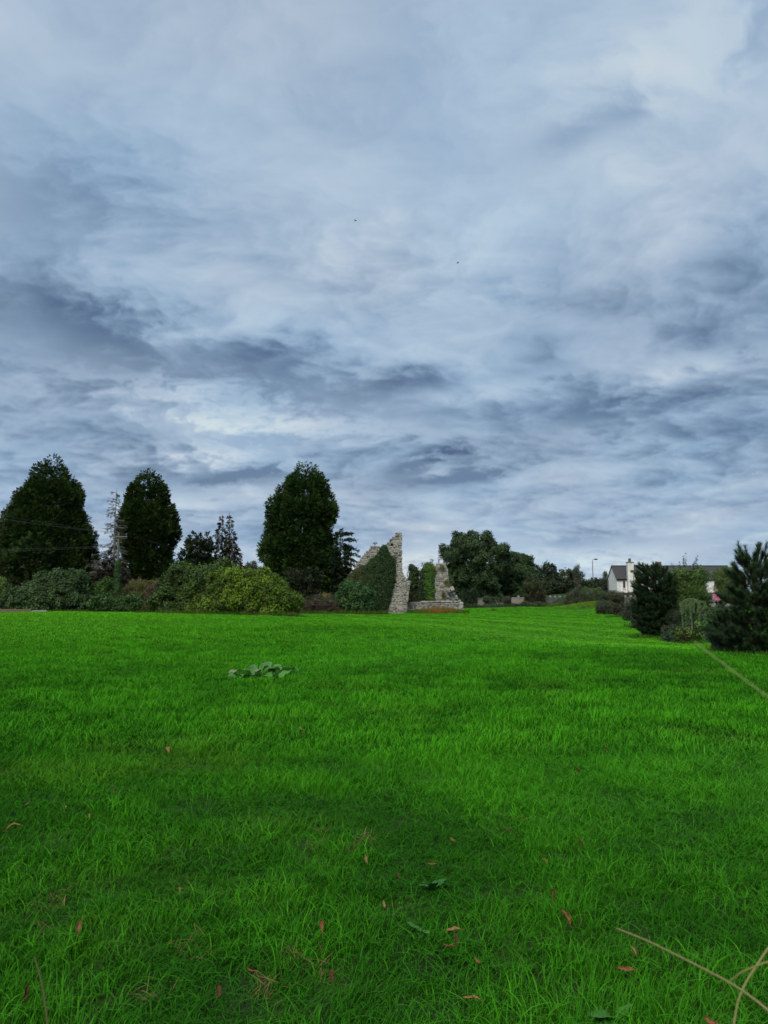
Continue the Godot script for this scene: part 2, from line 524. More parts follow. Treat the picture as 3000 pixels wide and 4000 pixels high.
func set_stage() -> void:
	var cam := Camera3D.new()
	cam.name = "camera"
	add_child(cam)
	cam.position = Vector3(0, EYE, 0)
	cam.rotation_degrees = Vector3(PITCH, 0, 0)
	cam.keep_aspect = Camera3D.KEEP_HEIGHT
	var lens := CameraAttributesPhysical.new()
	lens.frustum_focal_length = 12.0 / (2000.0 / FOCAL)
	lens.frustum_focus_distance = 7.0
	lens.frustum_near = 0.05
	lens.frustum_far = 1500.0
	lens.exposure_aperture = 5.5
	cam.attributes = lens
	cam.fov = rad_to_deg(2.0 * atan(2000.0 / FOCAL))
	cam.near = 0.05
	cam.far = 1500.0
	cam.current = true
	var env := Environment.new()
	env.background_mode = Environment.BG_SKY
	var sky := Sky.new()
	var pano := PanoramaSkyMaterial.new()
	pano.panorama = sky_picture(SKY_SIZE)
	sky.sky_material = pano
	env.sky = sky
	env.background_energy_multiplier = 0.555
	env.tonemap_mode = Environment.TONE_MAPPER_LINEAR
	env.tonemap_exposure = 1.8
	env.sdfgi_enabled = true
	env.ssao_enabled = true
	env.ssil_enabled = true
	var we := WorldEnvironment.new()
	we.name = "air"
	we.environment = env
	add_child(we)
	var sun := DirectionalLight3D.new()
	sun.name = "sun"
	sun.light_energy = 0.5
	sun.light_color = Color(1.0, 0.96, 0.88)
	sun.light_angular_distance = 35.0
	sun.shadow_enabled = true
	sun.rotation_degrees = Vector3(-50, -22, 0)     # behind the path on the left: the ruin's face is lit
	add_child(sun)

const SKY_SIZE := 4096

# ---------------------------------------------------------------- materials and shared small meshes
func materials() -> void:
	M.conifer = leafy_mat(0.75, 0.25, Color(0, 0, 0))
	M.leaf = leafy_mat(0.55, 0.4, Color(0.35, 0.42, 0.12))
	M.gloss = leafy_mat(0.45, 0.5, Color(0.2, 0.25, 0.08))
	M.needle = leafy_mat(0.6, 0.35, Color(0, 0, 0))
	M.dead = leafy_mat(0.95, 0.2, Color(0, 0, 0))
	M.grass = leafy_mat(0.7, 0.12, Color(0.25, 0.36, 0.02))
	M.bark = rough_mat(3, 0.03, Color(0.035, 0.028, 0.02), Color(0.10, 0.085, 0.065), 1.2, 1.5)
	M.grey_wood = rough_mat(4, 0.03, Color(0.12, 0.11, 0.10), Color(0.26, 0.25, 0.23), 1.4, 0.5)
	M.pole_wood = rough_mat(5, 0.03, Color(0.10, 0.10, 0.085), Color(0.19, 0.185, 0.16), 1.0, 0.4)
	M.soil = rough_mat(6, 0.02, Color(0.010, 0.024, 0.003), Color(0.022, 0.050, 0.004), 0.35, 2.0)
	M.mortar = rough_mat(7, 0.04, Color(0.30, 0.29, 0.24), Color(0.52, 0.50, 0.43), 0.9, 2.0)
	M.stone = []
	for k in 6:
		var a: Color = [Color(0.13, 0.125, 0.105), Color(0.17, 0.155, 0.12), Color(0.10, 0.09, 0.072), Color(0.22, 0.215, 0.19), Color(0.15, 0.14, 0.125), Color(0.19, 0.165, 0.115)][k]
		var b: Color = [Color(0.33, 0.33, 0.29), Color(0.36, 0.33, 0.26), Color(0.25, 0.22, 0.17), Color(0.46, 0.46, 0.42), Color(0.30, 0.29, 0.27), Color(0.38, 0.34, 0.25)][k]
		M.stone.append(rough_mat(20 + k, 0.03, a.lerp(Color(a.g, a.g, a.g * 0.95), 0.55) * 1.1, b.lerp(Color(b.g, b.g, b.g * 0.95), 0.55) * 1.3, 1.1, 2.0))
	M.concrete = rough_mat(9, 0.03, Color(0.20, 0.19, 0.165), Color(0.34, 0.32, 0.28), 0.8, 0.6)
	M.pale_cap = rough_mat(10, 0.03, Color(0.32, 0.31, 0.27), Color(0.46, 0.45, 0.41), 0.8, 0.4)
	M.white = rough_mat(12, 0.025, Color(0.68, 0.68, 0.66), Color(0.85, 0.85, 0.83), 0.22, 0.0)
	M.slate = rough_mat(13, 0.05, Color(0.036, 0.034, 0.037), Color(0.085, 0.08, 0.083), 0.7, 0.6, 0.7)
	M.dark = plain_mat(0.02, 0.02, 0.022, 0.7)
	M.brick = rough_mat(14, 0.06, Color(0.13, 0.05, 0.035), Color(0.24, 0.11, 0.07), 2.0, 0.5)
	S.fan = fan_spray(1)
	S.twig = leaf_twig(2, 40, 0.22, 0.06, Vector3(0.48, 0.45, 0.48), M.leaf)
	S.broad = leaf_twig(3, 30, 0.26, 0.10, Vector3(0.5, 0.45, 0.5), M.leaf)
	S.small = leaf_twig(4, 60, 0.15, 0.045, Vector3(0.5, 0.42, 0.5), M.gloss)
	S.willow = leaf_twig(5, 34, 0.34, 0.035, Vector3(0.4, 0.5, 0.4), M.leaf, 0.7)
	S.tuft = needle_tuft(6, 70, 1.0, 0.016)
	S.fine = needle_tuft(7, 60, 1.25, 0.03)
	S.ivy = ivy_cluster(8)
	S.dead = dead_twigs(9)

# ---------------------------------------------------------------- the field
func steps(fine: float, to: float, until: float) -> Array:
	var o := []
	var x := 0.0
	var s := fine
	while x < until:
		o.append(x)
		if x > to: s *= 1.3
		x += s
	o.append(until)
	return o

func field() -> void:
	var xs := []
	var half := steps(1.25, 44.0, 420.0)
	for k in range(half.size() - 1, 0, -1): xs.append(-half[k])
	xs.append_array(half)
	var ds := []
	var behind := steps(1.5, 6.0, 120.0)
	for k in range(behind.size() - 1, 0, -1): ds.append(-behind[k])
	ds.append_array(steps(1.25, 132.0, 900.0))
	var v := PackedVector3Array()
	var n := PackedVector3Array()
	var ix := PackedInt32Array()
	for d in ds:
		for x in xs:
			v.append(Vector3(x, ground_at(x, -d), -d))
			n.append(Vector3(ground_at(x - 0.5, -d) - ground_at(x + 0.5, -d), 1.0, ground_at(x, -d - 0.5) - ground_at(x, -d + 0.5)).normalized())
	var w := xs.size()
	for j in ds.size() - 1:
		for i in w - 1:
			var a := j * w + i
			ix.append_array([a, a + w, a + w + 1, a, a + w + 1, a + 1])
	var arr := []
	arr.resize(Mesh.ARRAY_MAX)
	arr[Mesh.ARRAY_VERTEX] = v; arr[Mesh.ARRAY_NORMAL] = n; arr[Mesh.ARRAY_INDEX] = ix
	var am := ArrayMesh.new()
	am.add_surface_from_arrays(Mesh.PRIMITIVE_TRIANGLES, arr)
	am.surface_set_material(0, M.soil)
	var o := MeshInstance3D.new()
	o.name = "ground"; o.mesh = am
	add_child(o)
	tag(o, "green field of grass rolling gently towards the hedges and the ruin", "field", "", "structure")

func mown(x: float, d: float) -> float:
	return smoothstep(-2.5, 2.5, d - (66.0 - 2.1 * (x + 11.5)) + patchy.get_noise_2d(x * 3.0, d * 3.0) * 5.0)

func grass_zone(root: Node3D, called: String, meshes: Array, d0: float, d1: float, per_m2: float, size: float) -> void:
	var n_total := 0
	var places := []
	var tints := []
	for m in meshes: places.append([]); tints.append(PackedColorArray())
	var d := d0
	var step := maxf(0.25, d0 * 0.03)
	while d < d1:
		var half := d * 0.56 + 2.2
		var lo := -half
		var n := int(2.0 * half * step * per_m2)
		for k in n:
			var x := rng.randf_range(lo, half)
			var dd := d + rng.randf() * step
			if dd > 82.0 and x < 6.0: continue
			if dd > 104.0 and x > 24.0: continue
			var u := patchy.get_noise_2d(x * 1.0, dd * 1.0)
			var fine := patchy.get_noise_2d(x * 5.0 + 90.0, dd * 5.0)
			var wisp := patchy.get_noise_2d(x * 0.35 - 60.0, dd * 0.35)
			var cut := mown(x, dd)
			var stripe := clampf(1.8 * sin((x * 0.92 + dd * 0.38) * TAU / 3.6), -1.0, 1.0) * cut
			var t := clampf(0.52 + u * 0.5 + fine * 0.6 + wisp * 0.4 + rng.randf_range(-0.3, 0.3), 0.0, 1.0)
			var c := Color(0.021, 0.118, 0.006).lerp(Color(0.075, 0.345, 0.013), clampf(t - 0.40 * smoothstep(9.5, 3.2, dd) + 0.12 * smoothstep(14.0, 30.0, dd), 0.0, 1.15))  # painted darker close by, for the dark gaps seen from above; lighter far off
			c = c.lerp(Color(0.105, 0.395, 0.016) * (1.0 + 0.15 * stripe), cut * 0.85)  # mowing stripes: light on the leaned blades painted as tone
			var left := bell(x + 24.0, 17.0) * bell(dd - 46.0, 24.0)
			c = c.lerp(Color(0.145, 0.50, 0.018), left * 0.85)
			var dry := clampf(patchy.get_noise_2d(x * 1.7 + 200.0, dd * 1.7 - 90.0) * 3.0 - 0.75, 0.0, 1.0) * rng.randf()
			c = c.lerp(Color(0.17, 0.26, 0.03), dry * 0.3)
			var blue := clampf(wisp * 2.2 - 0.25, 0.0, 0.5) * (1.0 - cut)
			c = c.lerp(Color(0.05, 0.17, 0.04), blue * 0.25)
			var s := size * rng.randf_range(0.75, 1.25)
			var tall := clampf(1.0 + fine * 0.9 + u * 0.45, 0.7, 1.6) * lerpf(1.0, 0.42, cut)
			var b := Basis(Vector3.UP, rng.randf_range(-0.9, 0.9) + (PI if rng.randf() < 0.25 else 0.0)).scaled(Vector3(s, s * tall, s))
			var pick := rng.randi() % meshes.size()
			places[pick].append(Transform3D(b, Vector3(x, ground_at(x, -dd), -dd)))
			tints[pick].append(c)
			n_total += 1
		d += step
		step = maxf(0.25, d * 0.03)
	for k in meshes.size():
		copies(called, meshes[k], places[k], tints[k], root).set_meta("kind", "stuff")


func grass() -> void:
	rng.seed = 101
	var a := [blade_clump(201, 44, 0.10, 0.03, 0.13, 0.0018, 0.9, 4), blade_clump(202, 40, 0.11, 0.025, 0.10, 0.0022, 1.4, 4), blade_clump(203, 24, 0.10, 0.05, 0.19, 0.0029, 1.8, 5)]
	var b := [blade_clump(204, 46, 0.16, 0.06, 0.17, 0.0042, 0.9, 3), blade_clump(205, 46, 0.16, 0.06, 0.19, 0.0048, 1.2, 3)]
	var c := [blade_clump(206, 44, 0.26, 0.06, 0.17, 0.008, 0.9, 3), blade_clump(207, 44, 0.26, 0.06, 0.18, 0.009, 1.1, 3)]
	var e := [blade_clump(208, 40, 0.42, 0.06, 0.17, 0.015, 0.9, 2)]
	var g := thing("grass", "long lush green grass covering the whole field, mown short in stripes far right", "grass")
	g.set_meta("kind", "stuff")
	rng.seed = 102
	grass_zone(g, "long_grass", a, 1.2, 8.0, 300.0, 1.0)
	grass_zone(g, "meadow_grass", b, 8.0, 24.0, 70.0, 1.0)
	grass_zone(g, "middle_grass", c, 24.0, 55.0, 24.0, 1.0)
	grass_zone(g, "far_grass", e, 55.0, 112.0, 13.0, 1.0)

# ---------------------------------------------------------------- stone walls, laid stone by stone
func boulder(seed_: int, cut: float, jitter: float) -> Shape:
	rng.seed = seed_
	var s := Shape.new()
	var P := {}
	for sx in [-1, 1]:
		for sy in [-1, 1]:
			for sz in [-1, 1]:
				var c := Vector3(sx, sy, sz) * 0.5
				var j := rvec() * jitter
				var bx := cut * rng.randf_range(0.6, 1.5)
				var by := cut * rng.randf_range(0.6, 1.5)
				var bz := cut * 0.35
				P[[sx, sy, sz, 0]] = c + j - Vector3(0, sy * by, sz * bz)
				P[[sx, sy, sz, 1]] = c + j - Vector3(sx * bx, 0, sz * bz)
				P[[sx, sy, sz, 2]] = c + j - Vector3(sx * bx, sy * by, 0)
	var z := Vector3.ZERO
	for ax in 3:
		var u := (ax + 1) % 3
		var w := (ax + 2) % 3
		for sg in [-1, 1]:
			var q := []
			for e in [[-1, -1], [1, -1], [1, 1], [-1, 1]]:
				var k := [0, 0, 0, ax]
				k[ax] = sg; k[u] = e[0]; k[w] = e[1]
				q.append(P[k])
			s.out_tri(q[0], q[1], q[2], z); s.out_tri(q[0], q[2], q[3], z)
		for su in [-1, 1]:
			for sw in [-1, 1]:       # the chamfer along this axis
				var k := [0, 0, 0, u]
				k[u] = su; k[w] = sw
				var q := []
				for sa in [-1, 1]:
					var k1 := k.duplicate(); k1[ax] = sa; k1[3] = u
					var k2 := k.duplicate(); k2[ax] = sa; k2[3] = w
					q.append(P[k1]); q.append(P[k2])
				s.out_tri(q[0], q[1], q[3], z); s.out_tri(q[0], q[3], q[2], z)
	for sx in [-1, 1]:
		for sy in [-1, 1]:
			for sz in [-1, 1]:
				s.out_tri(P[[sx, sy, sz, 0]], P[[sx, sy, sz, 1]], P[[sx, sy, sz, 2]], z)
	return s

func stone_meshes() -> void:
	S.stones = []
	for k in 18:
		S.stones.append(boulder(300 + k, 0.13, 0.06).mesh(M.stone[k % 6]))

# Rows of stones of uneven height fill the outline (metres in the wall's own plane, x right, y up); holes are left open.
func lay_stones(root: Node3D, outline: PackedVector2Array, thick: float, seed_: int, rows: Vector2, lens: Vector2, holes: Array, pick: Array, z0 := 0.0) -> void:
	rng.seed = seed_
	var lo := Vector2(1e9, 1e9)
	var hi := -lo
	for p in outline: lo = lo.min(p); hi = hi.max(p)
	var core := Shape.new()
	var y := lo.y
	while y < hi.y - 0.04:
		var rh := minf(rng.randf_range(rows.x, rows.y), hi.y - y + 0.02)
		var cuts := []
		var ym := clampf(y + rh * 0.5, lo.y + 0.01, hi.y - 0.01)
		for i in outline.size():
			var p := outline[i]
			var q := outline[(i + 1) % outline.size()]
			if (p.y < ym) != (q.y < ym): cuts.append(lerpf(p.x, q.x, (ym - p.y) / (q.y - p.y)))
		cuts.sort()
		var runs := []
		for i in range(0, cuts.size() - 1, 2): runs.append(Vector2(cuts[i] + rng.randf_range(-0.05, 0.05), cuts[i + 1] + rng.randf_range(-0.05, 0.05)))
		for h in holes:
			if ym < h.position.y or ym > h.end.y: continue
			var cut_runs := []
			for r in runs:
				if h.end.x <= r.x or h.position.x >= r.y: cut_runs.append(r); continue
				if h.position.x - r.x > 0.08: cut_runs.append(Vector2(r.x, h.position.x))
				if r.y - h.end.x > 0.08: cut_runs.append(Vector2(h.end.x, r.y))
			runs = cut_runs
		for r in runs:
			var x: float = r.x
			core.block(Vector3(r.x + 0.05, y, z0 - thick * 0.5 + 0.03), Vector3(r.y - 0.05, y + rh, z0 + thick * 0.5 - 0.03))
			while x < r.y - 0.03:
				var l := rng.randf_range(lens.x, lens.y)
				if r.y - x - l < lens.x * 0.7: l = r.y - x if r.y - x < lens.y * 1.2 else (r.y - x) * 0.5
				var joint := rng.randf_range(0.02, 0.055)
				var dep := thick + rng.randf_range(-0.02, 0.09)
				var b := Basis.from_euler(Vector3(rng.randf_range(-0.05, 0.05), rng.randf_range(-0.05, 0.05), rng.randf_range(-0.06, 0.06))).scaled_local(Vector3(l - joint, (rh - joint * 0.8) * rng.randf_range(0.85, 1.05), dep))
				part("stone", S.stones[pick[rng.randi() % pick.size()]], root, Transform3D(b, Vector3(x + l * 0.5, y + rh * 0.5 + rng.randf_range(-0.02, 0.02), z0 + rng.randf_range(-0.03, 0.03))))
				x += l
		y += rh
	for h in holes:      # the putlog holes end in the wall's rear skin
		core.block(Vector3(h.position.x - 0.05, h.position.y - 0.03, z0 - thick * 0.5 + 0.01), Vector3(h.end.x + 0.05, h.end.y + 0.03, z0 - thick * 0.5 + 0.2))
	part("mortar", core.mesh(M.mortar), root)

func outline_of(px: Array, d: float, origin: Vector3) -> PackedVector2Array:
	var o := PackedVector2Array()
	for p in px:
		var w := sight(p[0], p[1], d) - origin
		o.append(Vector2(w.x, w.y))
	return o

func ivy_on(called: String, label: String, d: float, px: Array, z_off: float, bulge: float, n: int, c0: Color, c1: Color, size: float, seed_: int) -> Node3D:
	rng.seed = seed_
	var lo := Vector2(1e9, 1e9)
	var hi := -lo
	for p in px:
		lo = lo.min(Vector2(p[0], p[1])); hi = hi.max(Vector2(p[0], p[1]))
	var root := thing(called, label, "ivy", foot((lo.x + hi.x) * 0.5, d))
	var poly := PackedVector2Array()
	for p in px: poly.append(Vector2(p[0], p[1]))
	var places := []
	var tints := PackedColorArray()
	var made := 0
	while made < n:
		var q := Vector2(rng.randf_range(lo.x, hi.x), rng.randf_range(lo.y, hi.y))
		if not Geometry2D.is_point_in_polygon(q, poly): continue
		made += 1
		var edge := 1e9
		for k in poly.size():
			edge = minf(edge, q.distance_to(Geometry2D.get_closest_point_to_segment(q, poly[k], poly[(k + 1) % poly.size()])))
		var out := bulge * sqrt(clampf(edge / 26.0, 0.0, 1.0)) * (0.65 + 0.6 * absf(patchy.get_noise_2d(q.x * 0.9, q.y * 0.9)) * 2.0)
		if rng.randf() < 0.35: q += Vector2(rng.randfn() * 4.5, rng.randfn() * 4.5)
		var back := rng.randf() < 0.2
		var p := sight(q.x, q.y, d)
		p.z += z_off + out * rng.randf_range(0.5, 1.0)
		if back: p.z = -d - z_off - out * 0.5
		if p.y < ground_at(p.x, p.z): continue
		var dir := Vector3(rng.randfn() * 0.35, 0.35 + rng.randfn() * 0.3, -1.0 if back else 1.0)
		if edge < 12.0:
			var mid := (lo + hi) * 0.5
			dir += Vector3(signf(q.x - mid.x) * 0.6, 0.3, 0.0)
		var s := size * rng.randf_range(0.7, 1.3)
		places.append(aim(dir, rng.randf() * TAU, Vector3(s, s, s), p - root.position))
		var t := clampf(0.5 + patchy.get_noise_2d(q.x * 0.8, q.y * 0.8) * 1.4 + rng.randf_range(-0.45, 0.45), 0.0, 1.0)
		tints.append(c0.lerp(c1, t))
	copies("foliage", S.ivy, places, tints, root)
	var st := Shape.new()
	for k in 5:
		var x := lerpf(lo.x, hi.x, (k + 0.7) / 6.0)
		var pts := []
		for i in 6:
			var w := sight(x + rng.randf_range(-5, 5), lerpf(hi.y, lerpf(lo.y, hi.y, 0.4), i / 5.0), d)
			w.z += z_off
			pts.append(w - root.position)
		st.tube(pts, taper(0.05, 0.015, 5), 5)
	part("stem", st.mesh(M.bark), root)
	return root

func ruin() -> void:
	stone_meshes()
	var d := 76.0
	# the tall half gable
	var root := thing("ruined_gable", "tall broken half of a grey stone gable wall rising to a jagged point beside ivy", "ruin", foot(1545.0, d))
	var px := [[1478, 2398], [1490, 2378], [1480, 2250], [1486, 2148], [1510, 2128], [1514, 2117], [1522, 2113], [1525, 2104], [1531, 2104], [1534, 2096], [1540, 2094], [1545, 2089], [1545, 2080], [1568, 2080],
		[1571, 2093], [1569, 2130], [1572, 2160], [1571, 2217], [1575, 2236], [1582, 2250], [1588, 2268], [1606, 2268], [1603, 2290], [1598, 2315], [1595, 2345], [1590, 2370], [1590, 2398]]
	var holes := []
	for h in [[1526, 2124, 10, 7], [1517, 2172, 8, 7], [1560, 2194, 8, 4], [1540, 2266, 9, 13], [1519, 2312, 10, 11], [1551, 2209, 4, 5]]:
		var a := sight(h[0], h[1] + h[3], d) - root.position
		var b := sight(h[0] + h[2], h[1], d) - root.position
		holes.append(Rect2(a.x, a.y, b.x - a.x, b.y - a.y))
	lay_stones(root, outline_of(px, d, root.position), 0.85, 401, Vector2(0.13, 0.27), Vector2(0.2, 0.5), holes, [0, 1, 3, 4, 5, 9, 10, 11, 13, 6, 7, 8])
	# the wall's hidden half under the ivy
	var hid := Shape.new()
	for r in [[1432, 1492, 2396, 2200], [1445, 1492, 2200, 2180], [1462, 1492, 2180, 2160], [1478, 1492, 2160, 2145]]:
		var a := sight(r[0], r[2], d) - root.position
		var b := sight(r[1], r[3], d) - root.position
		hid.block(Vector3(a.x, a.y - 0.3, -0.36), Vector3(b.x, b.y, 0.36))
	part("wall_under_ivy", hid.mesh(M.mortar), root)
	# the gable behind it
	var d2 := 85.0
	root = thing("rear_gable", "brownish stone gable behind the ivy, its sloping top running down to the left", "ruin", foot(1440.0, d2))
	px = [[1376, 2345], [1372, 2240], [1385, 2216], [1400, 2194], [1420, 2168], [1436, 2150], [1450, 2134], [1462, 2131], [1474, 2131], [1484, 2138], [1492, 2148], [1520, 2170], [1500, 2240], [1500, 2345]]
	lay_stones(root, outline_of(px, d2, root.position), 0.7, 402, Vector2(0.15, 0.28), Vector2(0.25, 0.55), [], [1, 2, 5, 7, 8, 10, 11, 13, 14])
	# the right-hand fragment with its heap of rubble
	var d3 := 79.5
	root = thing("ruined_wall_end", "ragged end of a stone wall with moss standing right of the gap in the ruin", "ruin", foot(1730.0, d3))
	px = [[1694, 2352], [1690, 2320], [1688, 2270], [1686, 2212], [1696, 2208], [1706, 2203], [1740, 2202], [1748, 2222], [1752, 2240], [1751, 2262], [1757, 2285], [1764, 2312], [1762, 2352]]
	lay_stones(root, outline_of(px, d3, root.position), 1.0, 403, Vector2(0.13, 0.27), Vector2(0.2, 0.5), [], [1, 4, 5, 7, 10, 13, 16, 14])
	rng.seed = 404
	for k in 70:
		var x := rng.randf_range(1746.0, 1796.0)
		var top := lerpf(2310.0, 2350.0, (x - 1764.0) / 30.0) if x > 1764.0 else 2300.0
		var y := rng.randf_range(top, 2356.0)
		var w := sight(x, y, d3)
		var s := rng.randf_range(0.22, 0.5)
		part("stone", S.stones[rng.randi() % 18], root, Transform3D(Basis.from_euler(Vector3(rng.randf() * 3, rng.randf() * 3, rng.randf() * 3)).scaled_local(Vector3(s, s * 0.7, s * 0.8)), w - root.position + Vector3(0, 0, rng.randf_range(-0.5, 0.6) + (0.35 if x < 1764.0 else 0.0))))
	var moss := []
	var mt := PackedColorArray()
	for k in 260:
		var a: Array = [[1758, 2290, 9, 20], [1731, 2325, 6, 18], [1728, 2220, 12, 8], [1692, 2226, 6, 6], [1742, 2276, 8, 8], [1760, 2310, 5, 6]][rng.randi() % 6]
		var w := sight(a[0] + rng.randfn() * a[2] * 0.5, a[1] + rng.randfn() * a[3] * 0.5, d3)
		w.z += 0.5 + rng.randf_range(0.0, 0.12)
		moss.append(aim(Vector3(rng.randfn() * 0.4, 0.4, 1), rng.randf() * TAU, Vector3.ONE * rng.randf_range(0.14, 0.3), w - root.position))
		mt.append(Color(0.06, 0.085, 0.01).lerp(Color(0.16, 0.18, 0.02), rng.randf()))
	copies("moss", S.small, moss, mt, root)
	# the low wall in front
	var d4 := 77.5
	root = thing("low_stone_wall", "low rubble wall with pale coping stones at the foot of the ruin", "wall", foot(1700.0, d4))
	px = [[1600, 2398], [1598, 2352], [1640, 2353], [1806, 2354], [1812, 2398]]
	lay_stones(root, outline_of(px, d4, root.position), 0.6, 405, Vector2(0.14, 0.26), Vector2(0.2, 0.52), [], [2, 8, 14, 1, 7, 4, 0, 12, 5])
	rng.seed = 406
	var x := 1642.0
	while x < 1792.0:
		var l := rng.randf_range(14.0, 24.0)
		var w := sight(x + l * 0.5, 2350.0, d4) - root.position
		part("coping_stone", S.stones[[3, 9, 15][rng.randi() % 3]], root, Transform3D(Basis.from_euler(Vector3(0, 0, rng.randf_range(-0.04, 0.04))).scaled_local(Vector3(l * d4 / FOCAL - 0.03, 0.13, 0.68)), w))
		x += l
	for k in 4:
		var w := sight(1799.0 + (k % 2) * 2.0, 2356.0 + k * 9.5, d4) - root.position
		part("corner_block", S.stones[[3, 9, 15, 3][k]], root, Transform3D(Basis().scaled_local(Vector3(0.44 - 0.08 * (k % 2), 0.23, 0.72)), w))
	# ivy
	ivy_on("ivy", "broad dark curtain of ivy covering the left half of the tall gable", 76.0,
		[[1497, 2134], [1508, 2134], [1515, 2160], [1527, 2178], [1538, 2190], [1541, 2225], [1538, 2260], [1532, 2295], [1522, 2330], [1512, 2362], [1498, 2392], [1424, 2394], [1434, 2330], [1436, 2265], [1435, 2212], [1442, 2200], [1462, 2181], [1476, 2168], [1490, 2146]], 0.42, 0.34, 4200, Color(0.010, 0.030, 0.005), Color(0.026, 0.070, 0.008), 0.36, 411)
	ivy_on("ivy", "yellowish ivy on the left shoulder of the rear gable beside the conifer branches", 85.0,
		[[1362, 2256], [1384, 2232], [1400, 2222], [1420, 2216], [1430, 2222], [1432, 2260], [1432, 2330], [1350, 2330]], 0.4, 0.3, 1300, Color(0.02, 0.04, 0.008), Color(0.07, 0.085, 0.012), 0.38, 412)
	ivy_on("ivy", "bright green strip of ivy climbing the left edge of the ragged wall end", 79.5,
		[[1666, 2210], [1680, 2206], [1690, 2214], [1690, 2345], [1676, 2345], [1668, 2290]], 0.5, 0.3, 620, Color(0.03, 0.085, 0.008), Color(0.07, 0.17, 0.012), 0.42, 413)
	ivy_on("ivy", "dark ivy filling the shaded hollow left of the bright ivy strip", 83.0,
		[[1646, 2240], [1655, 2220], [1664, 2206], [1672, 2206], [1682, 2220], [1684, 2355], [1640, 2355]], 0.3, 0.5, 900, Color(0.012, 0.032, 0.008), Color(0.03, 0.06, 0.012), 0.5, 414)
	shrub("ivy_clad_stump", "tall round-topped mass of dark ivy in the gap of the ruin", "ivy", "",
		[[2202, 1606, 1622], [2212, 1594, 1636], [2230, 1586, 1645], [2270, 1584, 1650], [2320, 1586, 1654], [2372, 1588, 1656]], 84.0, {mesh = S.ivy, c0 = Color(0.012, 0.03, 0.008), c1 = Color(0.035, 0.075, 0.014), lobe = 0.8, size = 0.5, seed = 415})
	# weeds on the wall tops
	var weeds := [[1679, 2212, 14, "feathery grey weed on top of the bright ivy strip"], [1690, 2206, 17, "pale branching weed on the top left of the ragged wall end"], [1713, 2204, 17, "thin upright weed on the middle top of the ragged wall end"], [1464, 2131, 9, "small dark plant on the peak of the rear gable"]]
	for wd in weeds:
		var at := sight(wd[0], wd[1], 84.8 if wd[0] < 1500 else 79.5)
		var r := thing("wall_weed", wd[3], "weed", at, 0.0, "weeds growing on the ruin")
		var sh := Shape.new()
		rng.seed = 420 + int(wd[0])
		var hgt: float = wd[2] * 0.027
		var pl := []
		var tn := PackedColorArray()
		for k in 4:
			var tip := Vector3(rng.randf_range(-0.22, 0.22), hgt * rng.randf_range(0.7, 1.1), rng.randf_range(-0.1, 0.1))
			sh.tube(bezier(Vector3(0, -0.1, 0), Vector3(0, hgt * 0.5, 0), tip, 4), taper(0.018, 0.008, 4), 4)
			for m in 3:
				pl.append(aim(rvec() + Vector3.UP, 0.0, Vector3.ONE * rng.randf_range(0.14, 0.24), tip + rvec() * 0.07))
				tn.append(Color(0.10, 0.10, 0.075) if wd[0] > 1500 else Color(0.02, 0.03, 0.015))
		part("stem", sh.mesh(M.bark), r)
		copies("seed_heads", S.small, pl, tn, r)
	# dry grass along the foot of the low wall
	rng.seed = 430
	var pl2 := []
	var tn2 := PackedColorArray()
	for k in 650:
		var px2 := rng.randf_range(1585.0, 1825.0)
		var dd := rng.randf_range(74.6, 77.0)
		var p := foot(px2, dd)
		var hgt := bell(px2 - 1715.0, 80.0) * 3.2 + 1.2
		pl2.append(Transform3D(Basis(Vector3.UP, rng.randf() * TAU).scaled(Vector3(1.0, hgt * rng.randf_range(0.7, 1.3), 1.0)), p))
		tn2.append(Color(0.05, 0.15, 0.01).lerp(Color(0.30, 0.17, 0.05), clampf(bell(px2 - 1720.0, 75.0) * 1.1 + rng.randf_range(-0.5, 0.25), 0.0, 1.0)))
	var dg := copies(numbered("dry_grass"), blade_clump(431, 26, 0.3, 0.08, 0.22, 0.013, 0.8, 2), pl2, tn2, self)
	tag(dg, "tawny dry grass along the foot of the low ruin wall", "grass", "", "stuff")

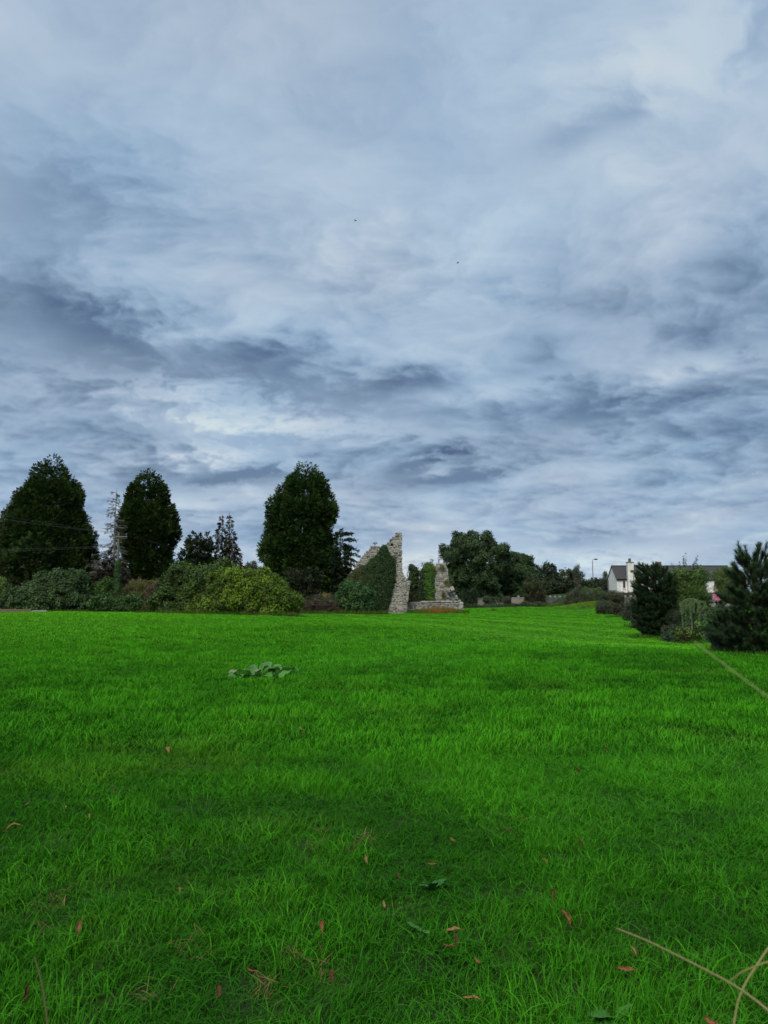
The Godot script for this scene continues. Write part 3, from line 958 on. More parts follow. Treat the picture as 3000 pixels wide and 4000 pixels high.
# ---------------------------------------------------------------- the cottage, fences, lamp, pole
func house() -> void:
	var d := 130.0
	var at := foot(2412.0, d)
	var base := sight(2412, 2314, d)
	at.y = base.y
	var root := thing("cottage", "long white rendered cottage with dark slate roof and tall chimney on the right", "house", at)
	var eave: float = sight(2412, 2262, d).y - at.y
	var ridge: float = sight(2389, 2213, d + 2.6).y - at.y
	var back := -5.2
	var m := sight(2470, 2314, d).x - at.x
	var e2 := sight(2560, 2314, d).x - at.x
	var e3 := sight(2870, 2314, d).x - at.x
	var s := Shape.new()
	# walls with the gable at the left end
	s.block(Vector3(0, 0, back), Vector3(m, eave, 0))
	s.block(Vector3(m + 0.002, 0, back), Vector3(e2, eave + 0.65, 0.25))
	s.block(Vector3(e2 + 0.002, 0, back), Vector3(e3, eave, 0))
	for x in [0.0, e3 - 0.3]:
		var a := Vector3(x, eave, 0)
		var b := Vector3(x, eave, back)
		var c := Vector3(x, ridge - 0.08, back * 0.5)
		var w := Vector3(0.3, 0, 0)
		s.out_tri(a, b, c, c + w * 0.5 - Vector3(0, 0.3, 0)); s.out_tri(a + w, b + w, c + w, c + w * 0.5 - Vector3(0, 0.3, 0))
		s.quad(a, c, c + w, a + w); s.quad(c, b, b + w, c + w)
	part("wall", s.mesh(M.white), root)
	var plinth := Shape.new()
	plinth.block(Vector3(-0.04, -1.6, back - 0.04), Vector3(e3 + 0.04, 0.0, 0.29))
	part("plinth", plinth.mesh(M.concrete), root)
	# roof slopes
	var r := Shape.new()
	var th := 0.13
	for seg in [[-0.12, m, eave, 0.0], [m + 0.003, e2, eave + 0.65, 0.25], [e2 + 0.003, e3 + 0.15, eave, 0.0]]:
		var y0: float = seg[2] - 0.1
		for side in [0, 1]:
			var ze: float = (seg[3] + 0.22) if side == 0 else (back - 0.2)
			var a := Vector3(seg[0], y0, ze)
			var b := Vector3(seg[1], y0, ze)
			var c := Vector3(seg[1], ridge, back * 0.5)
			var f := Vector3(seg[0], ridge, back * 0.5)
			var up := Vector3(0, th, 0)
			var mid := (a + b + c + f) * 0.25 + up * 0.5
			for q in [[a, b, c, f], [a + up, b + up, c + up, f + up], [a, b, b + up, a + up], [a, f, f + up, a + up], [b, c, c + up, b + up]]:
				r.out_tri(q[0], q[1], q[2], mid); r.out_tri(q[0], q[2], q[3], mid)
	var roof := part("roof", r.mesh(M.slate), root)
	var rc := Shape.new()
	rc.block(Vector3(-0.14, ridge + th - 0.02, back * 0.5 - 0.12), Vector3(e3 + 0.17, ridge + th + 0.07, back * 0.5 + 0.12))
	part("ridge_tiles", rc.mesh(M.slate), roof)
	var so := Shape.new()
	so.block(Vector3(-0.02, eave - 0.2, 0.01), Vector3(m - 1.0, eave - 0.075, 0.2))
	so.block(Vector3(e2 + 0.01, eave - 0.2, 0.01), Vector3(e3, eave - 0.075, 0.2))
	so.tube([Vector3(-0.1, eave - 0.02, 0.26), Vector3(m - 1.0, eave - 0.02, 0.26)], [0.06, 0.06], 6)
	part("gutter", so.mesh(M.dark), root)
	var dp := Shape.new()
	dp.tube([Vector3(-0.05, eave - 0.1, back + 0.6), Vector3(-0.05, 0.0, back + 0.6)], [0.05, 0.05], 6)
	part("drainpipe", dp.mesh(M.dark), root)
	# chimney: a stack with sloping shoulder, standing before the wall
	var ch := Shape.new()
	var cx0 := sight(2448, 2250, d).x - at.x
	var cx1 := sight(2474, 2250, d).x - at.x
	var top: float = sight(2460, 2198, d).y - at.y
	var sh1: float = sight(2460, 2240, d).y - at.y
	ch.block(Vector3(cx0, 0, 0.003), Vector3(cx1, sh1, 0.75))
	var tx0 := cx0 + 0.08
	var tx1 := cx1 - 0.06
	ch.block(Vector3(tx0, sh1 - 0.02, -0.2), Vector3(tx1, top, 0.55))
	var stack := part("chimney", ch.mesh(M.white), root)
	var cap := Shape.new()
	cap.block(Vector3(tx0 - 0.1, top, -0.3), Vector3(tx1 + 0.1, top + 0.12, 0.65))
	part("chimney_cap", cap.mesh(M.concrete), stack)
	var ls := Shape.new()
	ls.box(Transform3D(Basis(Vector3(1, 0, 0), 0.5), Vector3(cx1 - 0.35, sh1 + 0.32, 0.62)), Vector3(0.62, 0.5, 0.1))
	part("mossy_ledge", ls.mesh(rough_mat(41, 0.05, Color(0.14, 0.13, 0.03), Color(0.32, 0.30, 0.12), 1.0, 0.5)), stack)
	var stain := Shape.new()
	stain.block(Vector3(cx1 - 0.30, 0.1, 0.745), Vector3(cx1 - 0.08, sh1 - 0.4, 0.754))
	part("weather_stain", stain.mesh(rough_mat(42, 0.03, Color(0.20, 0.18, 0.09), Color(0.48, 0.46, 0.36), 0.8, 0.0)), stack)
	for k in 2:
		var pot := Shape.new()
		var pb := Vector3(lerpf(tx0, tx1, 0.45 + 0.0 * k), top + 0.12, 0.0 + 0.35 * k)
		pot.tube([pb, pb + Vector3(0, 0.15, 0), pb + Vector3(0, 0.5, 0), pb + Vector3(0, 0.58, 0)], [0.19, 0.17, 0.15, 0.18], 10)
		part("chimney_pot", pot.mesh(M.brick), stack)
	# the second stack, mostly hidden
	var c2 := Shape.new()
	var c2x := sight(2575, 2213, d + 2.6).x - at.x
	c2.block(Vector3(c2x - 0.3, ridge - 0.2, back * 0.5 - 0.3), Vector3(c2x + 0.3, ridge + 0.8, back * 0.5 + 0.3))
	part("chimney", c2.mesh(M.brick), root)
	# windows: deep-set, four small panes and a sill
	for wpx in [[2434, 2441.5, 2270, 2296], [2802, 2812, 2272, 2302]]:
		var a := sight(wpx[0], wpx[3], d) - at
		var b := sight(wpx[1], wpx[2], d) - at
		var w := Node3D.new()
		w.name = "window"; root.add_child(w, true)
		w.position = Vector3((a.x + b.x) * 0.5, a.y, 0.0)
		var ww := b.x - a.x
		var wh := b.y - a.y
		var fr := Shape.new()
		fr.block(Vector3(-ww * 0.5, 0, 0.004), Vector3(-ww * 0.5 + 0.07, wh, 0.06)); fr.block(Vector3(ww * 0.5 - 0.07, 0, 0.004), Vector3(ww * 0.5, wh, 0.06))
		for k in 4:
			fr.block(Vector3(-ww * 0.5 + 0.072, wh * k / 3.0 - 0.03, 0.004), Vector3(ww * 0.5 - 0.072, wh * k / 3.0 + 0.03, 0.055))
		part("frame", fr.mesh(plain_mat(0.13, 0.05, 0.055, 0.6)), w)
		for k in 3:
			var gl := Shape.new()
			gl.block(Vector3(-ww * 0.5 + 0.06, wh * k / 3.0 + 0.02, 0.003), Vector3(ww * 0.5 - 0.06, wh * (k + 1) / 3.0 - 0.02, 0.02))
			part("pane", gl.mesh(plain_mat(0.03, 0.035, 0.045, 0.15, 0.6)), w)
		var sl := Shape.new()
		sl.block(Vector3(-ww * 0.5 - 0.12, -0.16, 0.003), Vector3(ww * 0.5 + 0.12, -0.04, 0.12))
		part("sill", sl.mesh(M.white), w)

func post_shape() -> ArrayMesh:
	var s := Shape.new()
	s.block(Vector3(-0.09, -0.3, -0.09), Vector3(0.09, 1.78, 0.09))
	return s.mesh(M.concrete)

func fence() -> void:
	var post := post_shape()
	var capm := Shape.new()
	capm.block(Vector3(-0.17, 0, -0.17), Vector3(0.17, 0.07, 0.17)); capm.block(Vector3(-0.12, 0.072, -0.12), Vector3(0.12, 0.16, 0.12))
	var cap := capm.mesh(M.pale_cap)
	for run in [
		["grey concrete panel fence with capped posts beyond the hedge right of the ruin", [[1852, 119], [1938, 118.5], [2025, 118], [2130, 114], [2149, 117.2], [2168, 120.4], [2187, 123.6], [2208, 126.8], [2226, 130]]],
		["short run of grey capped fence below the white gable of the cottage", [[2401, 112], [2421, 109], [2442, 106], [2464, 103], [2485, 100]]],
		["grey fence behind the weeping tree, two people sitting beyond it", [[2742, 46.4], [2790, 44.6], [2850, 42.5]]]]:
		var pts := []
		for p in run[1]:
			var w := foot(p[0], p[1])
			var topy: float = sight(p[0], 2334.0, p[1]).y if p[1] > 60 else sight(p[0], 2377.0, p[1]).y
			w.y = topy - 1.66
			pts.append(w)
		var root := thing("panel_fence", run[0], "fence", pts[0], 0.0, "concrete fences along the field edge")
		for i in pts.size():
			var w: Vector3 = pts[i] - pts[0]
			var po := part("post", post, root, Transform3D(Basis(), w))
			part("cap", cap, po, Transform3D(Basis(), Vector3(0, 1.78, 0)))
			if i == 0: continue
			var q: Vector3 = pts[i - 1] - pts[0]
			var along := w - q
			var len := along.length()
			var b := Basis(Vector3(along.x, 0, along.z).normalized(), Vector3.UP, Vector3(along.x, 0, along.z).normalized().cross(Vector3.UP))
			for k in 3:      # three slabs slotted between the posts, and a top rail
				var sl := Shape.new()
				sl.block(Vector3(0.1, -0.5 + k * 0.68, -0.035), Vector3(len - 0.1, -0.5 + k * 0.68 + 0.665, 0.035))
				part("panel", sl.mesh(M.concrete), root, Transform3D(b, q))
			var rl := Shape.new()
			rl.block(Vector3(0.1, 1.55, -0.08), Vector3(len - 0.1, 1.66, 0.08))
			part("top_rail", rl.mesh(M.pale_cap), root, Transform3D(b, q))

func lamp() -> void:
	var d := 165.0
	var at := sight(2318, 2318, d)
	var h: float = sight(2318, 2184, d).y - at.y
	var root := thing("street_lamp", "tall grey street lamp with a small drooping head left of the cottage", "street lamp", at)
	var s := Shape.new()
	s.tube([Vector3(0, -3, 0), Vector3(0, 0, 0), Vector3(0, h * 0.45, 0), Vector3(0, h * 0.92, 0), Vector3(0.1, h * 0.98, 0.0), Vector3(0.45, h, 0.0)], [0.14, 0.13, 0.11, 0.085, 0.08, 0.07], 8)
	part("pole", s.mesh(plain_mat(0.30, 0.31, 0.32, 0.5)), root)
	var e := Shape.new()
	e.ball(Vector3(0.75, h - 0.04, 0), Vector3(0.42, 0.16, 0.2), 6)
	part("lamp_head", e.mesh(plain_mat(0.06, 0.065, 0.07, 0.6)), root)
	var dr := Shape.new()
	dr.block(Vector3(-0.2, -0.1, -0.2), Vector3(0.2, 2.6, 0.2))

func utility_pole() -> void:
	var d := 82.0
	var at := foot(457.0, d)
	var root := thing("utility_pole", "weathered wooden utility pole with crossarm, its lower half wrapped in ivy", "utility pole", at)
	var top := sight(464, 2080, d) - at
	var s := Shape.new()
	s.tube([Vector3(0, -0.3, 0), top * 0.5, top], [0.17, 0.14, 0.11], 8)
	part("pole", s.mesh(M.pole_wood), root)
	var arm := sight(464, 2097, d) - at
	var a := Shape.new()
	a.block(arm + Vector3(-0.75, -0.06, 0.09), arm + Vector3(0.95, 0.06, 0.2))
	part("crossarm", a.mesh(M.grey_wood), root)
	var ends := []
	for x in [-0.65, 0.05, 0.85]:
		var i := Shape.new()
		var b := arm + Vector3(x, 0.06, 0.145)
		i.tube([b, b + Vector3(0, 0.1, 0), b + Vector3(0, 0.14, 0), b + Vector3(0, 0.3, 0)], [0.03, 0.03, 0.08, 0.07], 8)
		part("insulator", i.mesh(plain_mat(0.10, 0.14, 0.13, 0.3)), root)
		ends.append(at + b + Vector3(0, 0.3, 0))
	var iv := []
	var it := PackedColorArray()
	rng.seed = 77
	for k in 420:
		var t := pow(rng.randf(), 1.3) * 0.63
		var c := top * t
		var an := rng.randf() * TAU
		var r := lerpf(0.62, 0.22, t / 0.63) * rng.randf_range(0.6, 1.0)
		var q := Vector3(cos(an), 0.35, sin(an))
		iv.append(aim(q, rng.randf() * TAU, Vector3.ONE * rng.randf_range(0.3, 0.5), c + Vector3(cos(an) * r, 0, sin(an) * r)))
		it.append(Color(0.02, 0.06, 0.012).lerp(Color(0.045, 0.11, 0.018), rng.randf()))
	var ivy := thing("ivy", "narrow column of ivy wrapped round the lower half of the utility pole", "ivy", at)
	copies("foliage", S.ivy, iv, it, ivy)
	var wm := plain_mat(0.10, 0.105, 0.10, 0.6)
	var wires := [
		["upper overhead wire running left from the pole", ends[1], sight(-420, 1925, 66), 0.5], ["middle overhead wire running left from the pole", ends[0], sight(-420, 1945, 66), 0.5], ["lower wire of the three running left from the pole", ends[2], sight(-420, 1952, 66), 0.6],
		["upper line of the level pair crossing the big left conifer", sight(459, 2131, d), sight(-400, 2148, 80), 0.3], ["lower line of the level pair crossing the big left conifer", sight(459, 2136, d), sight(-400, 2152, 80), 0.35],
		["upper overhead wire running right from the pole before the second conifer", ends[1], sight(1010, 2205, 110), 0.6], ["lower overhead wire running right from the pole before the second conifer", ends[2], sight(1010, 2212, 110), 0.6]]
	for w in wires:
		var p0: Vector3 = w[1]
		var p1: Vector3 = w[2]
		var pts := []
		for k in 25:
			var t := k / 24.0
			pts.append(p0.lerp(p1, t) - Vector3(0, 2.2 * w[3] * t * (1.0 - t), 0) - p0)
		var sh := Shape.new()
		sh.tube(pts, taper(0.0065, 0.0065, 24), 5)
		var o := part(numbered("overhead_wire"), sh.mesh(wm), self, Transform3D(Basis(), p0))
		tag(o, w[0], "wire", "overhead wires at the utility pole")

# ---------------------------------------------------------------- trees and hedges
func cypress(label: String, prof: Array, d: float, seed_: int, o := {}) -> Node3D:
	var opts := {mesh = S.fan, c0 = Color(0.010, 0.021, 0.005), c1 = Color(0.050, 0.098, 0.018), lobe = 1.2, size = 0.47, up = 0.2, tall = 1.15, cover = 52.0, seed = seed_, r = 0.45, limbs = 30, gap = 1.28, step = 0.85, ragged = 0.13, hollow = 0.75, dome = true, share = 0.55, inset = 0.95}
	opts.merge(o, true)
	return tree("cypress_tree", label, "conifer", "tall dark conifers behind the hedge", prof, d, opts)

func far_trees() -> void:
	# behind everything: what closes the horizon
	tree("broadleaf_tree", "thin crown of a tree peeping out behind the left edge of the biggest conifer", "tree", "", [[1962, 12, 40], [1990, 0, 52], [2040, -20, 50], [2110, -40, 45], [2330, -40, 30]], 104.0,
		{mesh = S.broad, c0 = Color(0.016, 0.03, 0.010), c1 = Color(0.04, 0.06, 0.016), lobe = 0.9, size = 0.75, seed = 51, r = 0.2})
	cypress("biggest and leftmost dark conifer, very broad, crossed by overhead wires",
		[[1784, 188, 243], [1800, 172, 254], [1830, 150, 262], [1860, 122, 285], [1900, 95, 305], [1950, 68, 326], [2000, 48, 332], [2040, 34, 340], [2090, 20, 352], [2150, 8, 372], [2200, 0, 380], [2270, -10, 378], [2340, -10, 365]], 95.0, 52, {lobe = 1.4})
	shrub("laurel_bush", "mid-green dense bush at the foot of the biggest conifer on the far left", "shrub", "", [[2075, 130, 190], [2110, 105, 205], [2150, 40, 215], [2200, 5, 190], [2260, -5, 175], [2330, -5, 170]], 89.5,
		{mesh = S.fan, c0 = Color(0.018, 0.042, 0.010), c1 = Color(0.04, 0.08, 0.018), lobe = 1.0, size = 0.75, up = 0.1, seed = 53, deep = 0.5})
	cypress("second dark conifer from the left, just right of the bare dead tree",
		[[1817, 548, 610], [1834, 536, 620], [1860, 528, 628], [1900, 505, 655], [1930, 488, 672], [1980, 470, 680], [2020, 458, 690], [2060, 452, 705], [2090, 452, 702], [2130, 470, 690], [2170, 480, 672], [2210, 482, 690], [2270, 500, 680], [2330, 500, 670]], 97.0, 54)
	cypress("third tall dark conifer, standing alone left of the ruin",
		[[1806, 1166, 1222], [1822, 1152, 1240], [1850, 1130, 1262], [1890, 1100, 1285], [1940, 1080, 1315], [1990, 1046, 1325], [2030, 1040, 1312], [2070, 1042, 1300], [2110, 1026, 1302], [2145, 1012, 1308], [2190, 1034, 1330], [2240, 1045, 1335], [2290, 1085, 1330], [2350, 1105, 1320]], 92.0, 55, {c1 = Color(0.048, 0.106, 0.020)})
	tree("yew_tree", "small rounded dark conifer between the second conifer and the twin dying one", "conifer", "", [[2082, 762, 792], [2096, 745, 815], [2130, 722, 835], [2160, 708, 845], [2200, 705, 850], [2330, 720, 850]], 92.0,
		{mesh = S.fan, c0 = Color(0.012, 0.024, 0.010), c1 = Color(0.03, 0.05, 0.018), lobe = 0.95, size = 0.8, up = 0.0, seed = 56, r = 0.25})
	# twin browning conifer
	var root := thing("dying_conifer", "thin browning conifer with two pointed tops behind the yellow-green bush", "conifer", foot(885.0, 93.0))
	var lobes := []
	var l1 := crown(root, "foliage", [[2008, 863, 868], [2030, 856, 876], [2060, 848, 884], [2100, 840, 890], [2150, 836, 895], [2220, 830, 900], [2330, 830, 900]], 93.0, {mesh = S.fan, c0 = Color(0.02, 0.022, 0.012), c1 = Color(0.065, 0.055, 0.026), lobe = 0.42, size = 0.55, up = -0.45, seed = 57, gap = 2.0, step = 1.25})
	crown(root, "foliage", [[2002, 892, 897], [2030, 884, 908], [2070, 878, 918], [2110, 872, 928], [2160, 870, 940], [2220, 880, 945], [2330, 880, 945]], 93.0, {mesh = S.fan, c0 = Color(0.02, 0.022, 0.012), c1 = Color(0.07, 0.058, 0.028), lobe = 0.45, size = 0.55, up = -0.45, seed = 58, gap = 1.9, step = 1.2})
	trunk(root, 868.0, 93.0, 2010.0, 0.14, l1, 10)
	trunk(root, 895.0, 93.0, 2004.0, 0.16, l1, 10)
	# conifer with layered drooping branches right of the third cypress
	root = thing("cedar_tree", "dark conifer with layered drooping branch tips just left of the rear gable", "conifer", foot(1330.0, 89.0))
	var cl := crown(root, "crown", [[2064, 1322, 1332], [2078, 1312, 1342], [2100, 1300, 1352], [2140, 1296, 1362], [2180, 1290, 1368], [2230, 1290, 1372], [2340, 1290, 1370]], 89.0, {mesh = S.fan, c0 = Color(0.010, 0.022, 0.010), c1 = Color(0.028, 0.05, 0.018), lobe = 0.7, size = 0.6, up = -0.2, seed = 59})
	trunk(root, 1330.0, 89.0, 2066.0, 0.22, cl, 0)
	rng.seed = 60
	var bs := Shape.new()
	var pl := []
	var tn := PackedColorArray()
	for b in [[2090, 1372, 2086], [2112, 1388, 2110], [2134, 1376, 2140], [2142, 1398, 2150], [2160, 1402, 2172], [2182, 1408, 2200], [2200, 1392, 2214], [2222, 1385, 2236]]:
		for side in [1.0, 0.55]:
			var p0 := sight(1338, b[0], 89.0) - root.position
			var p2 := sight(lerpf(1338, b[1], side), lerpf(b[0], b[2], side), 89.0 - rng.randf_range(-1.5, 1.5)) - root.position
			var pts := bezier(p0, (p0 + p2) * 0.5 + Vector3(0, 0.35, 0), p2, 10)
			bs.tube(pts, taper(0.05, 0.012, 10), 5)
			for k in range(3, 11):
				for m in 6:
					pl.append(aim(Vector3(0.5, -0.5, 0) + rvec() * 0.9, rng.randf() * TAU, Vector3.ONE * rng.randf_range(0.25, 0.45), pts[k] + rvec() * 0.12))
					tn.append(Color(0.010, 0.022, 0.010).lerp(Color(0.026, 0.045, 0.018), rng.randf()))
	part("branches", bs.mesh(M.bark), root)
	copies("branch_foliage", S.fan, pl, tn, root)
	dead_tree()
	# saplings and roof far behind the yellow-green bush
	tree("sapling", "thin distant sapling above the yellow-green bush", "tree", "", [[2186, 990, 994], [2200, 984, 1000], [2216, 980, 1006], [2330, 985, 1000]], 118.0, {mesh = S.small, c0 = Color(0.03, 0.045, 0.02), c1 = Color(0.06, 0.09, 0.04), lobe = 0.4, size = 0.5, seed = 61, r = 0.07, limbs = 4})
	tree("distant_tree", "low distant tree on the skyline right behind the yellow-green bush", "tree", "", [[2208, 962, 985], [2222, 950, 1020], [2240, 945, 1040], [2330, 945, 1040]], 135.0, {mesh = S.broad, c0 = Color(0.02, 0.04, 0.014), c1 = Color(0.045, 0.075, 0.02), lobe = 1.1, size = 0.9, seed = 62})
	var ro := thing("far_roof", "piece of a distant grey slate roof above the yellow-green bush", "house", foot(1020.0, 112.0))
	var a := sight(985, 2252, 112.0) - ro.position
	var b := sight(1040, 2226, 114.0) - ro.position
	var rs := Shape.new()
	rs.quad(Vector3(a.x, a.y, 0), Vector3(a.x, b.y, -2.4), Vector3(b.x, b.y, -2.4), Vector3(b.x, a.y, 0))
	rs.quad(Vector3(a.x, a.y, -4.8), Vector3(a.x, b.y, -2.401), Vector3(b.x, b.y, -2.401), Vector3(b.x, a.y, -4.8))
	part("roof", rs.mesh(M.slate), ro)
	var rw := Shape.new()
	rw.block(Vector3(a.x + 0.1, 0, -4.6), Vector3(b.x - 0.1, a.y - 0.03, -0.2))
	part("wall", rw.mesh(M.white), ro)

func dead_tree() -> void:
	var d := 91.0
	var at := foot(440.0, d)
	var root := thing("dead_conifer", "bare dead conifer with drooping grey branches between the two left dark conifers", "conifer", at)
	rng.seed = 70
	var base := Vector3.ZERO
	var top := sight(456, 1906, d) - at
	var s := Shape.new()
	var pts := bezier(base - Vector3(0, 0.2, 0), base.lerp(top, 0.5) + Vector3(-0.15, 0, 0), top, 12)
	s.tube(pts, taper(0.24, 0.02, 12), 7)
	var pale := rough_mat(71, 0.03, Color(0.16, 0.15, 0.14), Color(0.30, 0.28, 0.26), 1.0, 0.5)
	part("trunk", s.mesh(pale), root)
	var br := Shape.new()
	var pl := []
	var tn := PackedColorArray()
	for k in 120:
		var t := rng.randf_range(0.32, 0.97)
		var p: Vector3 = base.lerp(top, t)
		var a := rng.randf() * TAU
		var l := lerpf(3.5, 0.4, pow((t - 0.3) / 0.7, 0.85)) * rng.randf_range(0.6, 1.1)
		if cos(a) > 0.3: l *= 0.7
		var tip := p + Vector3(cos(a) * l, -0.12 * l + rng.randf_range(-0.2, 0.3) - (0.5 if t < 0.6 else 0.0), sin(a) * l)
		var mid := p.lerp(tip, 0.5) + Vector3(0, -0.16 * l, 0)
		var q := bezier(p, mid, tip, 6)
		br.tube(q, taper(0.045, 0.016, 6), 4)
		for m in int(1 + l * 1.7):
			var w: Vector3 = q[rng.randi_range(2, 6)]
			pl.append(aim(Vector3(cos(a), -0.7, sin(a)) + rvec() * 0.5, rng.randf() * TAU, Vector3.ONE * rng.randf_range(0.35, 0.6), w))
			tn.append(Color(0.10, 0.085, 0.072).lerp(Color(0.20, 0.175, 0.155), rng.randf()))
	part("branches", br.mesh(pale), root)
	copies("twigs", S.dead, pl, tn, root)
	# brown dead foliage low down
	crown(root, "dead_foliage", [[2118, 444, 452], [2150, 430, 462], [2200, 400, 475], [2240, 372, 500], [2290, 368, 540], [2345, 372, 540]], d, {mesh = S.fan, c0 = Color(0.025, 0.02, 0.014), c1 = Color(0.05, 0.045, 0.028), lobe = 0.8, size = 0.6, up = -0.3, seed = 72})

func left_hedges() -> void:
	var G := "bushes along the left field edge"
	shrub("bright_bush", "bright yellow-green bush at the left edge of the picture", "shrub", G, [[2248, -30, 18], [2270, -60, 36], [2300, -60, 44], [2380, -60, 50]], 84.0, {mesh = S.small, c0 = Color(0.05, 0.10, 0.012), c1 = Color(0.14, 0.24, 0.02), lobe = 0.8, size = 0.65, seed = 81, deep = 0.7})
	shrub("olive_bush", "large rounded grey-green bush at the foot of the biggest conifer", "shrub", G, [[2218, 180, 225], [2226, 168, 300], [2240, 160, 330], [2270, 140, 338], [2310, 70, 345], [2350, 50, 352], [2392, 45, 355]], 82.0, {mesh = S.broad, c0 = Color(0.022, 0.058, 0.016), c1 = Color(0.085, 0.155, 0.045), lobe = 0.75, size = 0.62, seed = 82, deep = 0.5})
	shrub("grey_green_bush", "low spreading grey-green bush between the bright bush and the rounded one", "shrub", G, [[2288, 60, 120], [2300, 40, 160], [2340, 20, 190], [2392, 15, 200]], 80.0, {mesh = S.broad, c0 = Color(0.02, 0.055, 0.014), c1 = Color(0.07, 0.135, 0.035), lobe = 0.65, size = 0.58, seed = 83, deep = 0.5})
	shrub("elder_bush", "mid-green bush just left of the ivied utility pole", "shrub", G, [[2268, 395, 430], [2280, 355, 445], [2310, 335, 455], [2350, 330, 470], [2395, 325, 470]], 83.5, {mesh = S.broad, c0 = Color(0.02, 0.055, 0.010), c1 = Color(0.07, 0.15, 0.018), lobe = 0.75, size = 0.6, seed = 84, deep = 0.5})
	shrub("hazel_bush", "dark green low bush in front of the ivied utility pole", "shrub", G, [[2312, 420, 520], [2330, 375, 545], [2360, 358, 570], [2400, 350, 580]], 78.0, {mesh = S.broad, c0 = Color(0.018, 0.055, 0.010), c1 = Color(0.06, 0.14, 0.022), lobe = 0.65, size = 0.58, seed = 85, deep = 0.5})
	shrub("yellow_bush", "yellowing bush behind, right of the ivied utility pole", "shrub", G, [[2262, 540, 600], [2278, 500, 625], [2310, 485, 640], [2380, 480, 640]], 86.0, {mesh = S.small, c0 = Color(0.05, 0.07, 0.012), c1 = Color(0.16, 0.15, 0.025), lobe = 0.7, size = 0.6, seed = 86, deep = 0.5})
	shrub("russet_bush", "rust-brown bush at the left end of the great olive bush", "shrub", G, [[2275, 600, 632], [2300, 575, 655], [2350, 562, 680], [2402, 565, 690]], 68.0, {mesh = S.small, c0 = Color(0.028, 0.026, 0.012), c1 = Color(0.13, 0.07, 0.035), lobe = 0.55, size = 0.5, seed = 87, deep = 0.6})
	shrub("olive_thicket", "great dark olive-green thicket left of the bright yellow-green bush", "shrub", G, [[2196, 760, 850], [2206, 720, 890], [2222, 690, 920], [2260, 650, 930], [2300, 610, 930], [2350, 600, 930], [2412, 605, 930]], 66.0, {mesh = S.broad, c0 = Color(0.020, 0.048, 0.006), c1 = Color(0.06, 0.12, 0.012), lobe = 0.8, size = 0.55, seed = 88, deep = 0.7})
	shrub("yellow_green_bush", "large bright yellow-green bush, the most vivid one left of centre", "shrub", G, [[2222, 910, 1000], [2232, 870, 1045], [2250, 835, 1075], [2290, 795, 1100], [2330, 775, 1140], [2370, 765, 1150], [2412, 770, 1152]], 61.5, {mesh = S.broad, c0 = Color(0.022, 0.06, 0.004), c1 = Color(0.14, 0.235, 0.008), lobe = 0.72, size = 0.5, seed = 89, deep = 0.8})
	shrub("bramble_bank", "low bank of brown dead bramble stems between yellow-green bush and ruin", "shrub", "", [[2326, 1160, 1250], [2334, 1150, 1320], [2360, 1140, 1340], [2402, 1140, 1345]], 73.0, {mesh = S.dead, c0 = Color(0.06, 0.05, 0.035), c1 = Color(0.17, 0.14, 0.11), lobe = 0.6, size = 0.55, up = 0.1, seed = 90, deep = 0.4})
	shrub("bramble_leaves", "dark green brambles trailing over the brown stem bank", "shrub", "", [[2320, 1220, 1330], [2332, 1170, 1345], [2360, 1200, 1350], [2402, 1230, 1360]], 74.0, {mesh = S.small, c0 = Color(0.02, 0.035, 0.012), c1 = Color(0.06, 0.085, 0.025), lobe = 0.55, size = 0.5, seed = 91, deep = 0.5})
	shrub("low_conifer", "low spreading dark conifer shrub under the third tall conifer", "shrub", "", [[2215, 1150, 1240], [2240, 1110, 1270], [2280, 1105, 1250], [2340, 1110, 1250]], 84.0, {mesh = S.fan, c0 = Color(0.016, 0.032, 0.014), c1 = Color(0.045, 0.075, 0.034), lobe = 0.85, size = 0.75, up = 0.0, seed = 92, deep = 0.6})
	shrub("yellow_flowers", "small patch of yellow-flowering plants under the third tall conifer", "flowers", "", [[2312, 1250, 1290], [2322, 1244, 1298], [2345, 1246, 1296]], 80.0, {mesh = S.small, c0 = Color(0.12, 0.12, 0.02), c1 = Color(0.36, 0.30, 0.03), lobe = 0.35, size = 0.35, seed = 93, deep = 0.6})
	shrub("holly_bush", "blue-green leafy bush leaning on the ivy curtain of the ruin", "shrub", "", [[2262, 1365, 1405], [2278, 1340, 1430], [2305, 1318, 1455], [2345, 1312, 1480], [2396, 1330, 1490]], 73.5, {mesh = S.broad, c0 = Color(0.014, 0.046, 0.012), c1 = Color(0.048, 0.125, 0.028), lobe = 0.7, size = 0.52, seed = 94, deep = 0.5})
	# rough grass at the foot of the hedges
	rng.seed = 95
	var pl := []
	var tn := PackedColorArray()
	for k in 2600:
		var px := rng.randf_range(-60.0, 1510.0)
		var dd := (80.0 if px < 540 else (66.0 if px < 620 else (58.5 if px < 1160 else 72.0))) + rng.randf_range(-1.5, 0.8)
		var p := foot(px, dd)
		pl.append(Transform3D(Basis(Vector3.UP, rng.randf() * TAU).scaled(Vector3(1.0, rng.randf_range(0.9, 1.6) * (2.2 if rng.randf() < 0.25 else 1.3), 1.0)), p))
		tn.append(Color(0.035, 0.11, 0.010).lerp(Color(0.16, 0.14, 0.05), pow(rng.randf(), 2.5)))
	var dg := copies(numbered("rough_grass"), blade_clump(96, 24, 0.35, 0.08, 0.24, 0.014, 0.8, 2), pl, tn, self)
	tag(dg, "unmown rough grass along the foot of the left hedges", "grass", "", "stuff")
	# the low rail fence at the left edge
	var w0 := foot(-60.0, 76.0)
	var root := thing("rail_fence", "low weathered board fence beyond the grass at the far left edge", "fence", w0)
	var topy := sight(50, 2379, 76.0).y - w0.y
